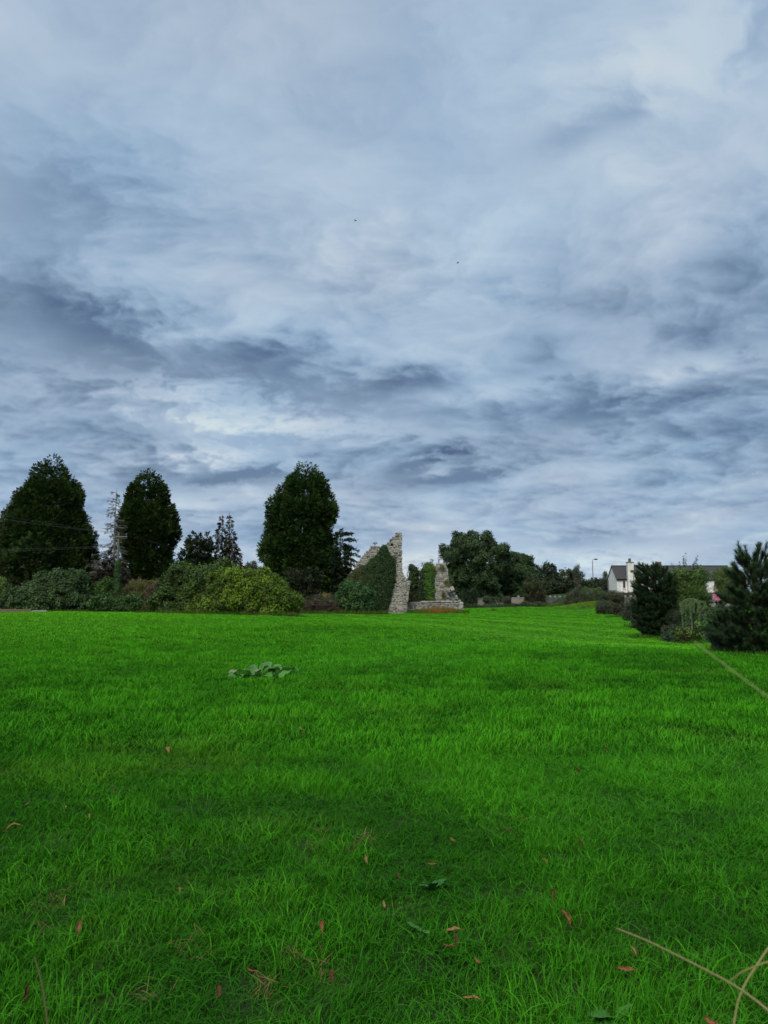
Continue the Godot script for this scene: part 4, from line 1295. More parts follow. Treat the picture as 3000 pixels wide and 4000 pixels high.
	for k in 3:
		var pb := Shape.new()
		pb.block(Vector3(0, topy - 0.13 - k * 0.15, -0.02), Vector3(4.6, topy - k * 0.15, 0.02))
		part("board", pb.mesh(rough_mat(98 + k, 0.04, Color(0.12, 0.10, 0.06), Color(0.25, 0.21, 0.13), 1.2, 0.4)), root, Transform3D(Basis(Vector3(0, 0, 1), -0.008 - 0.004 * k), Vector3.ZERO))
	for k in 4:
		var pp := Shape.new()
		pp.block(Vector3(-0.05 + k * 1.5, -0.2, -0.1), Vector3(0.05 + k * 1.5, topy + 0.05, -0.022))
		part("post", pp.mesh(M.grey_wood), root)
	var sb := foot(158.0, 75.5)
	var slab := thing("stone_trough", "pale grey stone slab in the grass at the end of the board fence", "stone", sb)
	var st := part("slab", S.stones[0], slab, Transform3D(Basis().scaled_local(Vector3(1.35, 0.34, 0.6)), Vector3(0, sight(158, 2384, 75.5).y - sb.y - 0.16, 0)))

func right_trees() -> void:
	var G := "trees beyond the fence right of the ruin"
	tree("broadleaf_tree", "largest broadleaf tree, right behind the ragged wall end", "tree", G,
		[[2072, 1830, 1870], [2080, 1795, 1895], [2100, 1780, 1925], [2125, 1765, 1950], [2150, 1745, 1968], [2180, 1725, 1962], [2210, 1738, 1960], [2260, 1750, 1965], [2350, 1760, 1960]], 122.0,
		{mesh = S.broad, c0 = Color(0.012, 0.03, 0.010), c1 = Color(0.055, 0.105, 0.028), lobe = 0.95, size = 0.75, cover = 24.0, seed = 111, r = 0.5, limbs = 60, gap = 1.7, ragged = 0.42, step = 1.1, hollow = 0.85})
	tree("broadleaf_tree", "second broadleaf tree, rounder and lower, right of the largest one", "tree", G,
		[[2158, 1990, 2030], [2170, 1975, 2050], [2195, 1960, 2082], [2220, 1945, 2098], [2270, 1940, 2105], [2350, 1945, 2105]], 127.0,
		{mesh = S.broad, c0 = Color(0.018, 0.045, 0.014), c1 = Color(0.048, 0.10, 0.026), lobe = 1.15, size = 0.75, seed = 112, r = 0.4, limbs = 28, gap = 1.35, ragged = 0.3})
	shrub("rounded_bush", "rounded olive bush standing over the fence between the trees", "shrub", "", [[2252, 2072, 2098], [2266, 2055, 2115], [2290, 2046, 2126], [2330, 2046, 2130], [2372, 2050, 2132]], 112.0, {mesh = S.willow, c0 = Color(0.026, 0.04, 0.012), c1 = Color(0.06, 0.08, 0.022), lobe = 0.9, size = 0.75, up = 0.2, seed = 113})
	var k := 0
	for t in [["dark pointed tree right of the second broadleaf tree", [[2200, 2134, 2146], [2212, 2120, 2158], [2235, 2105, 2172], [2270, 2100, 2190], [2350, 2100, 2190]]],
		["dark mass of leaves low behind the ragged wall end of the ruin", [[2222, 1700, 1760], [2240, 1680, 1850], [2270, 1670, 1870], [2350, 1670, 1870]]],
		["low dark tree in the belt, left of the pale-topped one", [[2238, 2185, 2210], [2250, 2165, 2232], [2280, 2155, 2240], [2350, 2155, 2240]]],
		["dark tree in the belt with a thin pale leafy top", [[2236, 2244, 2262], [2250, 2225, 2290], [2275, 2215, 2300], [2350, 2215, 2300]]],
		["low dark tree behind the street lamp", [[2262, 2300, 2325], [2270, 2275, 2350], [2290, 2270, 2372], [2350, 2270, 2380]]]]:
		tree("belt_tree", t[0], "tree", G, t[1], 150.0, {mesh = S.broad, c0 = Color(0.012, 0.026, 0.010), c1 = Color(0.034, 0.06, 0.02), lobe = 1.5, size = 1.0, seed = 114 + k, r = 0.25, limbs = 8, deep = 0.7})
		k += 1
	tree("pale_tree", "thin pale-leaved tree top rising from the dark belt", "tree", "", [[2203, 2246, 2254], [2215, 2240, 2262], [2235, 2240, 2268], [2260, 2245, 2270], [2340, 2248, 2268]], 146.0, {mesh = S.small, c0 = Color(0.05, 0.06, 0.035), c1 = Color(0.12, 0.13, 0.08), lobe = 0.55, size = 0.8, seed = 120, r = 0.12, limbs = 6})
	tree("sapling", "thin feathery sapling left of the white gable", "tree", "", [[2226, 2364, 2370], [2240, 2356, 2374], [2262, 2350, 2378], [2330, 2358, 2376]], 136.0, {mesh = S.willow, c0 = Color(0.03, 0.045, 0.025), c1 = Color(0.07, 0.09, 0.05), lobe = 0.55, size = 0.7, seed = 121, r = 0.1, limbs = 5})
	tree("belt_tree", "small dark tree touching the left end of the cottage", "tree", "", [[2262, 2355, 2375], [2280, 2345, 2380], [2330, 2345, 2382]], 139.0, {mesh = S.broad, c0 = Color(0.012, 0.026, 0.010), c1 = Color(0.03, 0.05, 0.018), lobe = 0.7, size = 0.8, seed = 122, r = 0.12, limbs = 4})
	var H := "hedges and bushes along the fence"
	shrub("hedge", "dark low hedge before the fence right of the ruin", "hedge", H, [[2358, 1815, 2010], [2366, 1808, 2018], [2384, 1808, 2020]], 108.0, {mesh = S.small, c0 = Color(0.018, 0.036, 0.012), c1 = Color(0.045, 0.07, 0.022), lobe = 0.42, size = 0.45, seed = 131, deep = 0.14, gap = 0.55})
	shrub("hedge", "dark brambly hedge right of the rounded olive bush", "hedge", H, [[2350, 2060, 2120], [2364, 2030, 2150], [2384, 2010, 2190]], 109.0, {mesh = S.small, c0 = Color(0.02, 0.036, 0.012), c1 = Color(0.05, 0.075, 0.022), lobe = 0.45, size = 0.45, seed = 132, deep = 0.2, gap = 0.6})
	shrub("spiky_bush", "spiky upright green bush just right of the low wall's end", "shrub", H, [[2302, 1822, 1850], [2315, 1812, 1856], [2335, 1808, 1862], [2372, 1808, 1862]], 110.0, {mesh = S.fine, c0 = Color(0.03, 0.06, 0.03), c1 = Color(0.06, 0.11, 0.05), lobe = 0.5, size = 0.7, up = 1.4, seed = 133})
	shrub("round_bush", "small round grey-green bush before the fence", "shrub", H, [[2325, 1892, 1912], [2334, 1886, 1918], [2352, 1886, 1920]], 112.0, {mesh = S.small, c0 = Color(0.04, 0.075, 0.035), c1 = Color(0.08, 0.13, 0.06), lobe = 0.45, size = 0.45, seed = 134})
	shrub("round_bush", "small round bush before the fence, left of the second post", "shrub", H, [[2326, 1975, 1990], [2340, 1966, 1996], [2360, 1966, 1998]], 112.0, {mesh = S.small, c0 = Color(0.03, 0.06, 0.03), c1 = Color(0.065, 0.11, 0.05), lobe = 0.45, size = 0.45, seed = 135})
	shrub("fern_clump", "light green fern-like clump at the foot of the fence", "shrub", H, [[2358, 2130, 2180], [2368, 2120, 2200], [2382, 2120, 2205]], 104.0, {mesh = S.broad, c0 = Color(0.04, 0.08, 0.012), c1 = Color(0.10, 0.19, 0.02), lobe = 0.4, size = 0.4, seed = 136, deep = 0.4})
	shrub("bramble_mound", "broad mound of dark brambles below the cottage", "shrub", H, [[2302, 2290, 2380], [2314, 2250, 2420], [2335, 2215, 2425], [2360, 2205, 2400], [2384, 2200, 2350]], 107.0, {mesh = S.small, c0 = Color(0.024, 0.042, 0.014), c1 = Color(0.065, 0.09, 0.03), lobe = 0.8, size = 0.6, seed = 137, deep = 0.5})
	shrub("bramble_mound", "dark brambles climbing the bank at the foot of the white gable", "shrub", H, [[2312, 2380, 2480], [2322, 2370, 2500], [2345, 2370, 2500]], 118.0, {mesh = S.small, c0 = Color(0.024, 0.042, 0.014), c1 = Color(0.07, 0.085, 0.035), lobe = 0.7, size = 0.6, seed = 138, deep = 0.3, gap = 0.8})
	shrub("light_bush", "light green bush on the bank left of the white gable", "shrub", H, [[2296, 2290, 2310], [2304, 2275, 2340], [2318, 2268, 2364], [2345, 2268, 2364]], 117.0, {mesh = S.small, c0 = Color(0.05, 0.10, 0.016), c1 = Color(0.12, 0.20, 0.03), lobe = 0.6, size = 0.5, seed = 139, deep = 0.5})
	shrub("sedge_bush", "upright grey-green bush left of the light green one", "shrub", H, [[2304, 2246, 2266], [2320, 2238, 2282], [2350, 2236, 2290]], 113.0, {mesh = S.willow, c0 = Color(0.03, 0.055, 0.028), c1 = Color(0.07, 0.11, 0.055), lobe = 0.6, size = 0.6, up = 0.8, seed = 140})
	shrub("dead_weeds", "small brown tuft of dead weeds standing alone in the mown grass right of the ruin", "weed", "", [[2374, 1912, 1930], [2382, 1905, 1938], [2394, 1902, 1942]], 82.0, {mesh = S.dead, c0 = Color(0.06, 0.05, 0.035), c1 = Color(0.13, 0.10, 0.08), lobe = 0.25, size = 0.35, up = 0.8, seed = 141})
	var K := "round clipped bushes along the right field edge"
	shrub("round_bush", "first round grey-green bush at the field edge below the cottage", "shrub", K, [[2347, 2345, 2385], [2356, 2334, 2396], [2380, 2326, 2400], [2402, 2330, 2400]], 72.0, {mesh = S.small, c0 = Color(0.022, 0.042, 0.018), c1 = Color(0.055, 0.085, 0.036), lobe = 0.55, size = 0.45, seed = 151})
	shrub("round_bush", "second, darker bush at the field edge, right of the round grey-green one", "shrub", K, [[2352, 2405, 2450], [2362, 2395, 2475], [2385, 2392, 2480], [2406, 2398, 2480]], 66.0, {mesh = S.small, c0 = Color(0.018, 0.036, 0.014), c1 = Color(0.045, 0.075, 0.028), lobe = 0.55, size = 0.45, seed = 152})
	shrub("round_bush", "third, dark and taller bush against the left side of the near pine", "shrub", K, [[2340, 2470, 2530], [2355, 2455, 2560], [2390, 2442, 2570], [2432, 2448, 2570]], 50.0, {mesh = S.small, c0 = Color(0.014, 0.03, 0.012), c1 = Color(0.036, 0.06, 0.022), lobe = 0.45, size = 0.4, seed = 153})
	shrub("round_bush", "grey-green twiggy bush low in front of the dark bushy pine", "shrub", K, [[2384, 2482, 2505], [2395, 2472, 2518], [2420, 2468, 2528], [2448, 2476, 2535]], 42.0, {mesh = S.small, c0 = Color(0.03, 0.05, 0.022), c1 = Color(0.075, 0.10, 0.05), lobe = 0.35, size = 0.3, seed = 154})
	# yellowish long grass on the mound
	rng.seed = 160
	var pl := []
	var tn := PackedColorArray()
	for i in 900:
		var p := Vector3(27.0 + rng.randfn() * 1.7, 0, -99.0 + rng.randfn() * 1.9)
		p.y = ground_at(p.x, p.z)
		pl.append(Transform3D(Basis(Vector3.UP, rng.randf() * TAU).scaled(Vector3(1.0, rng.randf_range(0.6, 1.5), 1.0)), p))
		tn.append(Color(0.10, 0.22, 0.012).lerp(Color(0.20, 0.24, 0.03), rng.randf()))
	var dg := copies(numbered("mound_grass"), blade_clump(161, 24, 0.3, 0.08, 0.22, 0.015, 0.8, 2), pl, tn, self)
	tag(dg, "yellowish long grass on the mound below the brambles", "grass", "", "stuff")

func garden_grass() -> void:
	rng.seed = 190
	var pl := []
	var tn := PackedColorArray()
	for q in [[2562.0, 2492.0, 75.0], [2640.0, 2500.0, 60.0], [2740.0, 2512.0, 60.0], [2850.0, 2552.0, 90.0], [2960.0, 2566.0, 120.0], [2440.0, 2410.0, 60.0], [2500.0, 2450.0, 40.0]]:
		var c := spot(q[0], q[1])
		for k in 120:
			var p := c + Vector3(rng.randf_range(-1.0, 1.0) * q[2] * -c.z / FOCAL * 1.2, 0, rng.randfn() * 0.3)
			p.y = ground_at(p.x, p.z)
			pl.append(Transform3D(Basis(Vector3.UP, rng.randf() * TAU).scaled(Vector3(1.0, rng.randf_range(0.7, 1.9), 1.0)), p))
			tn.append(Color(0.025, 0.13, 0.008).lerp(Color(0.10, 0.22, 0.03), rng.randf()))
	var dg := copies(numbered("rough_grass"), blade_clump(191, 26, 0.16, 0.06, 0.2, 0.006, 1.0, 3), pl, tn, self)
	tag(dg, "longer rough grass round the feet of the pines and the weeping tree", "grass", "", "stuff")

# ---------------------------------------------------------------- the near garden on the right
func pine(called: String, label: String, at: Vector3, h: float, spread: Array, seed_: int, c0: Color, c1: Color, tuft: float, whorl: float, thick: int, top_gap := 1.0, rise := 1.05) -> Node3D:
	var root := thing(called, label, "pine", at)
	rng.seed = seed_
	var tr := Shape.new()
	tr.tube([Vector3(0, -0.2, 0), Vector3(0.02, h * 0.3, 0), Vector3(-0.02, h * 0.7, 0), Vector3(0, h, 0)], [0.09, 0.075, 0.04, 0.012], 8)
	part("trunk", tr.mesh(M.bark), root)
	var br := Shape.new()
	var pl := []
	var tn := PackedColorArray()
	var y := 0.12
	while y < h * 0.985:
		var t := y / h
		var reach: float = spread[-1]
		for i in spread.size() - 1:
			var f0 := float(i) / (spread.size() - 1)
			var f1 := float(i + 1) / (spread.size() - 1)
			if t >= f0 and t <= f1: reach = lerpf(spread[i], spread[i + 1], (t - f0) / (f1 - f0))
		var n := int(lerpf(thick, 3.6, t))
		var a0 := rng.randf() * TAU
		for k in n:
			var a := a0 + TAU * (k + rng.randf_range(-0.3, 0.3)) / n
			var el := lerpf(-0.1, rise, pow(t, 1.2)) + rng.randf_range(-0.12, 0.12)
			var l := reach * rng.randf_range(0.75, 1.12)
			var out := Vector3(cos(a), 0, sin(a))
			var p0 := Vector3(0, y + rng.randf_range(-0.1, 0.1), 0)
			var p2 := p0 + out * l + Vector3(0, l * tan(minf(el, 1.0)) * 0.8 + 0.06, 0)
			var p1 := p0 + out * l * 0.6 + Vector3(0, l * sin(el) * 0.35 - 0.03, 0)
			var arms := [[p0, p1, p2, l]]
			for m in (5 if l > 0.4 else 2):
				var f := rng.randf_range(0.3, 0.85)
				var q: Vector3 = bezier(p0, p1, p2, 10)[int(f * 10)]
				var side := out.rotated(Vector3.UP, (0.9 if m % 2 else -0.9) * rng.randf_range(0.6, 1.1))
				var sl := l * rng.randf_range(0.25, 0.45) * (1.15 - f * 0.5)
				arms.append([q, q + side * sl * 0.6, q + side * sl + Vector3(0, sl * (0.25 + 0.7 * t), 0), sl])
			for A in arms:
				var pts := bezier(A[0], A[1], A[2], 8)
				br.tube(pts, taper(0.016 if A[3] > 0.4 else 0.009, 0.005, 8), 4)
				var cnt := int(A[3] / (tuft * 0.30)) + 1
				for m in cnt:
					var f := 1.0 - pow(float(m) / cnt, 1.25) * (0.8 if A[3] > 0.4 else 0.95)
					var i := clampi(int(f * 8), 0, 7)
					var p: Vector3 = pts[i].lerp(pts[i + 1], clampf(f * 8 - i, 0, 1))
					var dir: Vector3 = (pts[i + 1] - pts[i]).normalized() + rvec() * 0.3 + Vector3(0, 0.25 + 0.35 * t, 0)
					var s := tuft * rng.randf_range(0.8, 1.2)
					pl.append(aim(dir, rng.randf() * TAU, Vector3(s, s, s), p))
					tn.append(c0.lerp(c1, rng.randf() * 0.6 + (0.75 if m == 0 else 0.0)) if f > 0.45 or rng.randf() < 0.6 else Color(0.07, 0.045, 0.022))
		y += whorl * rng.randf_range(0.8, 1.2) * lerpf(1.0, top_gap, t)
	for k in 14:
		var p := Vector3(rng.randf_range(-0.03, 0.03), h * rng.randf_range(0.86, 1.0), rng.randf_range(-0.03, 0.03))
		pl.append(aim(Vector3.UP + rvec() * 0.3, rng.randf() * TAU, Vector3.ONE * tuft, p))
		tn.append(c0.lerp(c1, rng.randf()))
	part("branches", br.mesh(M.bark), root)
	copies("needles", S.tuft, pl, tn, root)
	return root

func near_garden() -> void:
	pine("pine_tree", "big dark pine at the right edge with upright feathery shoots, nearest tree to the camera", spot(2965, 2556), sight(2965, 2172, 21.3).y, [0.98, 1.24, 1.24, 1.05, 0.74, 0.66, 0.58, 0.42, 0.16], 171, Color(0.014, 0.036, 0.014), Color(0.046, 0.098, 0.034), 0.2, 0.15, 12, 1.7)
	var d := 30.5
	pine("bushy_pine", "dense dark blue-green pine with rounded top before the cottage", spot(2562, 2488), sight(2562, 2196, d).y, [0.5, 0.8, 0.88, 0.9, 0.9, 0.88, 0.84, 0.72, 0.42], 172, Color(0.014, 0.038, 0.014), Color(0.042, 0.088, 0.032), 0.15, 0.115, 14, 1.0, 0.6)
	# silver birch behind, with wispy shoots
	d = 35.0
	var root := thing("birch_tree", "light leafy young birch with wispy shoots between the two pines", "tree", foot(2700.0, d))
	var lobes := crown(root, "crown", [[2206, 2652, 2710], [2222, 2630, 2735], [2250, 2622, 2754], [2295, 2618, 2766], [2322, 2612, 2754], [2350, 2606, 2756], [2385, 2600, 2758], [2430, 2625, 2750]], d, {mesh = S.willow, c0 = Color(0.034, 0.085, 0.014), c1 = Color(0.11, 0.20, 0.042), lobe = 0.36, size = 0.34, up = 0.4, seed = 173, gap = 1.2})
	trunk(root, 2700.0, d, 2230.0, 0.06, lobes, 20)
	rng.seed = 174
	var sh := Shape.new()
	var pl := []
	var tn := PackedColorArray()
	for s in [[2690, 2158, 2685], [2708, 2178, 2700], [2672, 2172, 2672], [2650, 2205, 2660], [2632, 2196, 2650], [2722, 2170, 2712], [2728, 2205, 2716], [2752, 2205, 2730], [2665, 2190, 2668], [2700, 2196, 2694], [2742, 2222, 2725], [2640, 2230, 2655], [2758, 2224, 2736], [2680, 2180, 2682]]:
		var a := sight(s[2], 2290, d) - root.position
		var b := sight(s[0], s[1], d) - root.position + Vector3(0, 0, rng.randf_range(-0.4, 0.4))
		var pts := bezier(a, a.lerp(b, 0.5) + Vector3((a.x - b.x) * 0.3, 0.1, 0), b, 12)
		sh.tube(pts, taper(0.010, 0.003, 12), 4)
		for k in 34:
			var f := rng.randf_range(0.1, 1.0)
			var i := clampi(int(f * 12), 0, 11)
			var p: Vector3 = pts[i].lerp(pts[i + 1], f * 12 - i)
			pl.append(aim(rvec() + Vector3(0.2, 0.3, 0), rng.randf() * TAU, Vector3.ONE * rng.randf_range(0.05, 0.085), p))
			tn.append(Color(0.045, 0.08, 0.02).lerp(Color(0.10, 0.15, 0.05), rng.randf()))
	part("shoots", sh.mesh(M.bark), root)
	copies("shoot_leaves", leaf_twig(175, 3, 0.8, 0.2, Vector3(0.2, 0.2, 0.2), M.leaf), pl, tn, root)
	# leafy tree by the cottage wall
	tree("leafy_tree", "yellow-green leafy tree covering the cottage wall left of the big pine", "tree", "", [[2210, 2812, 2868], [2222, 2795, 2890], [2250, 2786, 2900], [2290, 2788, 2905], [2322, 2800, 2905], [2350, 2805, 2905]], 62.0, {mesh = S.small, c0 = Color(0.04, 0.08, 0.012), c1 = Color(0.11, 0.17, 0.022), lobe = 0.5, size = 0.45, seed = 176, r = 0.12, limbs = 8})
	# weeping tree
	d = 28.2
	var at := spot(2708, 2505)
	d = -at.z
	root = thing("weeping_tree", "small weeping tree with thin pale trunk and hanging grey-green strands", "tree", at)
	rng.seed = 177
	var top := sight(2700, 2346, d) - at
	var ts := Shape.new()
	ts.tube(bezier(Vector3(0, -0.1, 0), Vector3(-0.06, top.y * 0.5, 0.02), top, 8), taper(0.032, 0.02, 8), 7)
	part("trunk", ts.mesh(rough_mat(178, 0.05, Color(0.16, 0.15, 0.13), Color(0.36, 0.34, 0.30), 3.0, 0.3)), root)
	var bs := Shape.new()
	pl = []
	tn = PackedColorArray()
	for k in 70:
		var a := rng.randf() * TAU
		var r := rng.randf_range(0.12, 0.46)
		if k % 3 == 0:
			a = 0.0 if k % 2 else PI
			a += rng.randf_range(-0.5, 0.5)
		var crest := top + Vector3(cos(a) * r * 0.6, rng.randf_range(0.0, 0.10), sin(a) * r * 0.6)
		var drop := top + Vector3(cos(a) * r * (1.18 if cos(a) > 0 else 0.95), 0.02 - r * 0.22, sin(a) * r)
		var endp := drop - Vector3(rng.randf_range(-0.05, 0.05), rng.randf_range(0.15, 1.05), rng.randf_range(-0.05, 0.05))
		if endp.y < 0.3: endp.y = rng.randf_range(0.25, 0.6)
		var pts := bezier(top, crest, drop, 5)
		pts.append_array(bezier(drop, drop + (drop - crest) * 0.35 - Vector3(0, 0.12, 0), endp, 9).slice(1))
		bs.tube(pts, taper(0.008, 0.002, pts.size() - 1), 4)
		for i in range(1, pts.size()):
			for m in 5:
				var p: Vector3 = pts[i - 1].lerp(pts[i], rng.randf())
				pl.append(aim((pts[i] - pts[i - 1]).normalized() * 0.9 + rvec() * 0.5, rng.randf() * TAU, Vector3.ONE * rng.randf_range(0.05, 0.085), p))
				tn.append(Color(0.10, 0.19, 0.075).lerp(Color(0.25, 0.38, 0.16), rng.randf()))
	part("branches", bs.mesh(M.bark), root)
	copies("needles", S.fine, pl, tn, root)
	# undergrowth
	var U := "low plants at the foot of the garden trees"
	shrub("undergrowth", "light green leafy undergrowth right of the weeping tree's trunk", "shrub", U, [[2425, 2735, 2765], [2440, 2722, 2780], [2470, 2712, 2790], [2508, 2715, 2785]], 30.0, {mesh = S.broad, c0 = Color(0.03, 0.085, 0.014), c1 = Color(0.10, 0.22, 0.04), lobe = 0.2, size = 0.22, seed = 181})
	shrub("undergrowth", "low olive undergrowth left of the weeping tree's trunk", "shrub", U, [[2448, 2660, 2690], [2462, 2645, 2705], [2485, 2640, 2710], [2506, 2645, 2708]], 30.0, {mesh = S.broad, c0 = Color(0.03, 0.07, 0.014), c1 = Color(0.11, 0.18, 0.03), lobe = 0.2, size = 0.2, seed = 182})
	shrub("undergrowth", "bluish-green plants at the foot of the dark bushy pine", "shrub", U, [[2440, 2600, 2640], [2455, 2590, 2655], [2480, 2585, 2660], [2500, 2590, 2655]], 31.5, {mesh = S.broad, c0 = Color(0.016, 0.045, 0.022), c1 = Color(0.045, 0.09, 0.045), lobe = 0.22, size = 0.22, seed = 183})
	shrub("birch_shade", "dark foliage added as the shade of the lower birch, behind the weeping tree", "shrub", U, [[2362, 2640, 2740], [2390, 2618, 2752], [2440, 2612, 2756], [2492, 2618, 2752]], 33.5, {mesh = S.small, c0 = Color(0.010, 0.026, 0.010), c1 = Color(0.03, 0.055, 0.02), lobe = 0.3, size = 0.28, seed = 186})  # added dark leaves that stand for the shade under the birch crown
	shrub("tall_nettles", "green leafy growth against the fence right of the weeping tree", "shrub", U, [[2365, 2788, 2806], [2385, 2780, 2820], [2420, 2772, 2830], [2470, 2770, 2830]], 40.0, {mesh = S.broad, c0 = Color(0.028, 0.06, 0.022), c1 = Color(0.06, 0.11, 0.04), lobe = 0.3, size = 0.28, seed = 184})
	root = shrub("blue_spruce", "small blue-tinged spruce in front of the big pine", "conifer", "", [[2448, 2800, 2830], [2460, 2772, 2872], [2485, 2765, 2880], [2515, 2790, 2870], [2545, 2785, 2880]], 23.5, {mesh = S.fine, c0 = Color(0.016, 0.04, 0.034), c1 = Color(0.06, 0.11, 0.115), lobe = 0.2, size = 0.16, up = 0.0, seed = 185})
	var bt := []
	var btn := PackedColorArray()
	for k in 60:
		bt.append(aim(rvec() + Vector3.UP * 0.3, 0.0, Vector3.ONE * 0.12, sight(2838 + rng.randfn() * 6, 2476 + rng.randfn() * 5, 22.9) - root.position))
		btn.append(Color(0.10, 0.04, 0.022).lerp(Color(0.16, 0.07, 0.04), rng.randf()))
	copies("dead_tip", S.fine, bt, btn, root)
	# timber post and rail by the fence
	var wp := foot(2757.0, 43.0)
	root = thing("timber_stand", "dark weathered timber stand of two leaning posts beside the fence, right of the weeping tree", "post", wp)
	var ty := sight(2757, 2342, 43.0).y - wp.y
	for q in [[0.0, 0.0, 0.05], [0.2, 0.1, 0.045]]:
		var po := Shape.new()
		po.tube([Vector3(q[0] + 0.08, -0.2, q[1]), Vector3(q[0], ty * 0.6, q[1]), Vector3(q[0] - 0.02, ty, q[1])], [q[2], q[2], q[2] * 0.9], 7)
		part("post", po.mesh(M.bark), root)
	for k in 2:
		var rl := Shape.new()
		rl.box(Transform3D(Basis(Vector3(0, 0, 1), 0.03 - 0.05 * k), Vector3(0.12, ty - 0.08 - 0.2 * k, 0.17)), Vector3(0.72, 0.05, 0.05))
		part("rail", rl.mesh(M.grey_wood), root)

# ---------------------------------------------------------------- people
func field_at(p: Vector3, bones: Array, k: float) -> float:
	var f := 1e9
	for b in bones:
		var ab: Vector3 = b[1] - b[0]
		var t := clampf((p - b[0]).dot(ab) / maxf(ab.length_squared(), 1e-8), 0.0, 1.0)
		var q: float = (p - (b[0] + ab * t)).length() - lerpf(b[2], b[3], t)
		if f > 1e8: f = q
		else:
			var h := clampf(0.5 + 0.5 * (q - f) / k, 0.0, 1.0)
			f = lerpf(q, f, h) - k * h * (1.0 - h)
	return f

func sculpt(s: Shape, bones: Array, cell: float, k: float) -> void:     # surface nets over a smooth union of tapered capsules
	var lo := Vector3.ONE * 1e9
	var hi := -lo
	for b in bones:
		for e in 2:
			lo = lo.min(b[e] - Vector3.ONE * (b[2 + e] + cell * 2)); hi = hi.max(b[e] + Vector3.ONE * (b[2 + e] + cell * 2))
	var nx := int((hi.x - lo.x) / cell) + 2
	var ny := int((hi.y - lo.y) / cell) + 2
	var nz := int((hi.z - lo.z) / cell) + 2
	var g := PackedFloat32Array(); g.resize(nx * ny * nz)
	for z in nz:
		for y in ny:
			for x in nx: g[(z * ny + y) * nx + x] = field_at(lo + Vector3(x, y, z) * cell, bones, k)
	var vert := {}
	for z in nz - 1:
		for y in ny - 1:
			for x in nx - 1:
				var sum := Vector3.ZERO
				var n := 0
				for e in [[0, 1], [2, 3], [4, 5], [6, 7], [0, 2], [1, 3], [4, 6], [5, 7], [0, 4], [1, 5], [2, 6], [3, 7]]:
					var a := Vector3(e[0] & 1, (e[0] >> 1) & 1, e[0] >> 2)
					var b := Vector3(e[1] & 1, (e[1] >> 1) & 1, e[1] >> 2)
					var fa := g[((z + int(a.z)) * ny + y + int(a.y)) * nx + x + int(a.x)]
					var fb := g[((z + int(b.z)) * ny + y + int(b.y)) * nx + x + int(b.x)]
					if (fa < 0.0) != (fb < 0.0):
						sum += a.lerp(b, fa / (fa - fb)); n += 1
				if n: vert[(z * ny + y) * nx + x] = lo + (Vector3(x, y, z) + sum / n) * cell
	var norm := {}
	for i in vert:
		var p: Vector3 = vert[i]
		var e := cell * 0.5
		norm[i] = Vector3(field_at(p + Vector3(e, 0, 0), bones, k) - field_at(p - Vector3(e, 0, 0), bones, k), field_at(p + Vector3(0, e, 0), bones, k) - field_at(p - Vector3(0, e, 0), bones, k), field_at(p + Vector3(0, 0, e), bones, k) - field_at(p - Vector3(0, 0, e), bones, k)).normalized()
	var off := [1, nx, nx * ny]
	for z in range(1, nz - 1):
		for y in range(1, ny - 1):
			for x in range(1, nx - 1):
				var i := (z * ny + y) * nx + x
				for ax in 3:
					if (g[i] < 0.0) == (g[i + off[ax]] < 0.0): continue
					var u: int = off[(ax + 1) % 3]
					var w: int = off[(ax + 2) % 3]
					var q := [i, i - u, i - u - w, i - w]
					if not (vert.has(q[0]) and vert.has(q[1]) and vert.has(q[2]) and vert.has(q[3])): continue
					s.smooth(vert[q[0]], vert[q[1]], vert[q[2]], norm[q[0]], norm[q[1]], norm[q[2]])
					s.smooth(vert[q[0]], vert[q[2]], vert[q[3]], norm[q[0]], norm[q[2]], norm[q[3]])

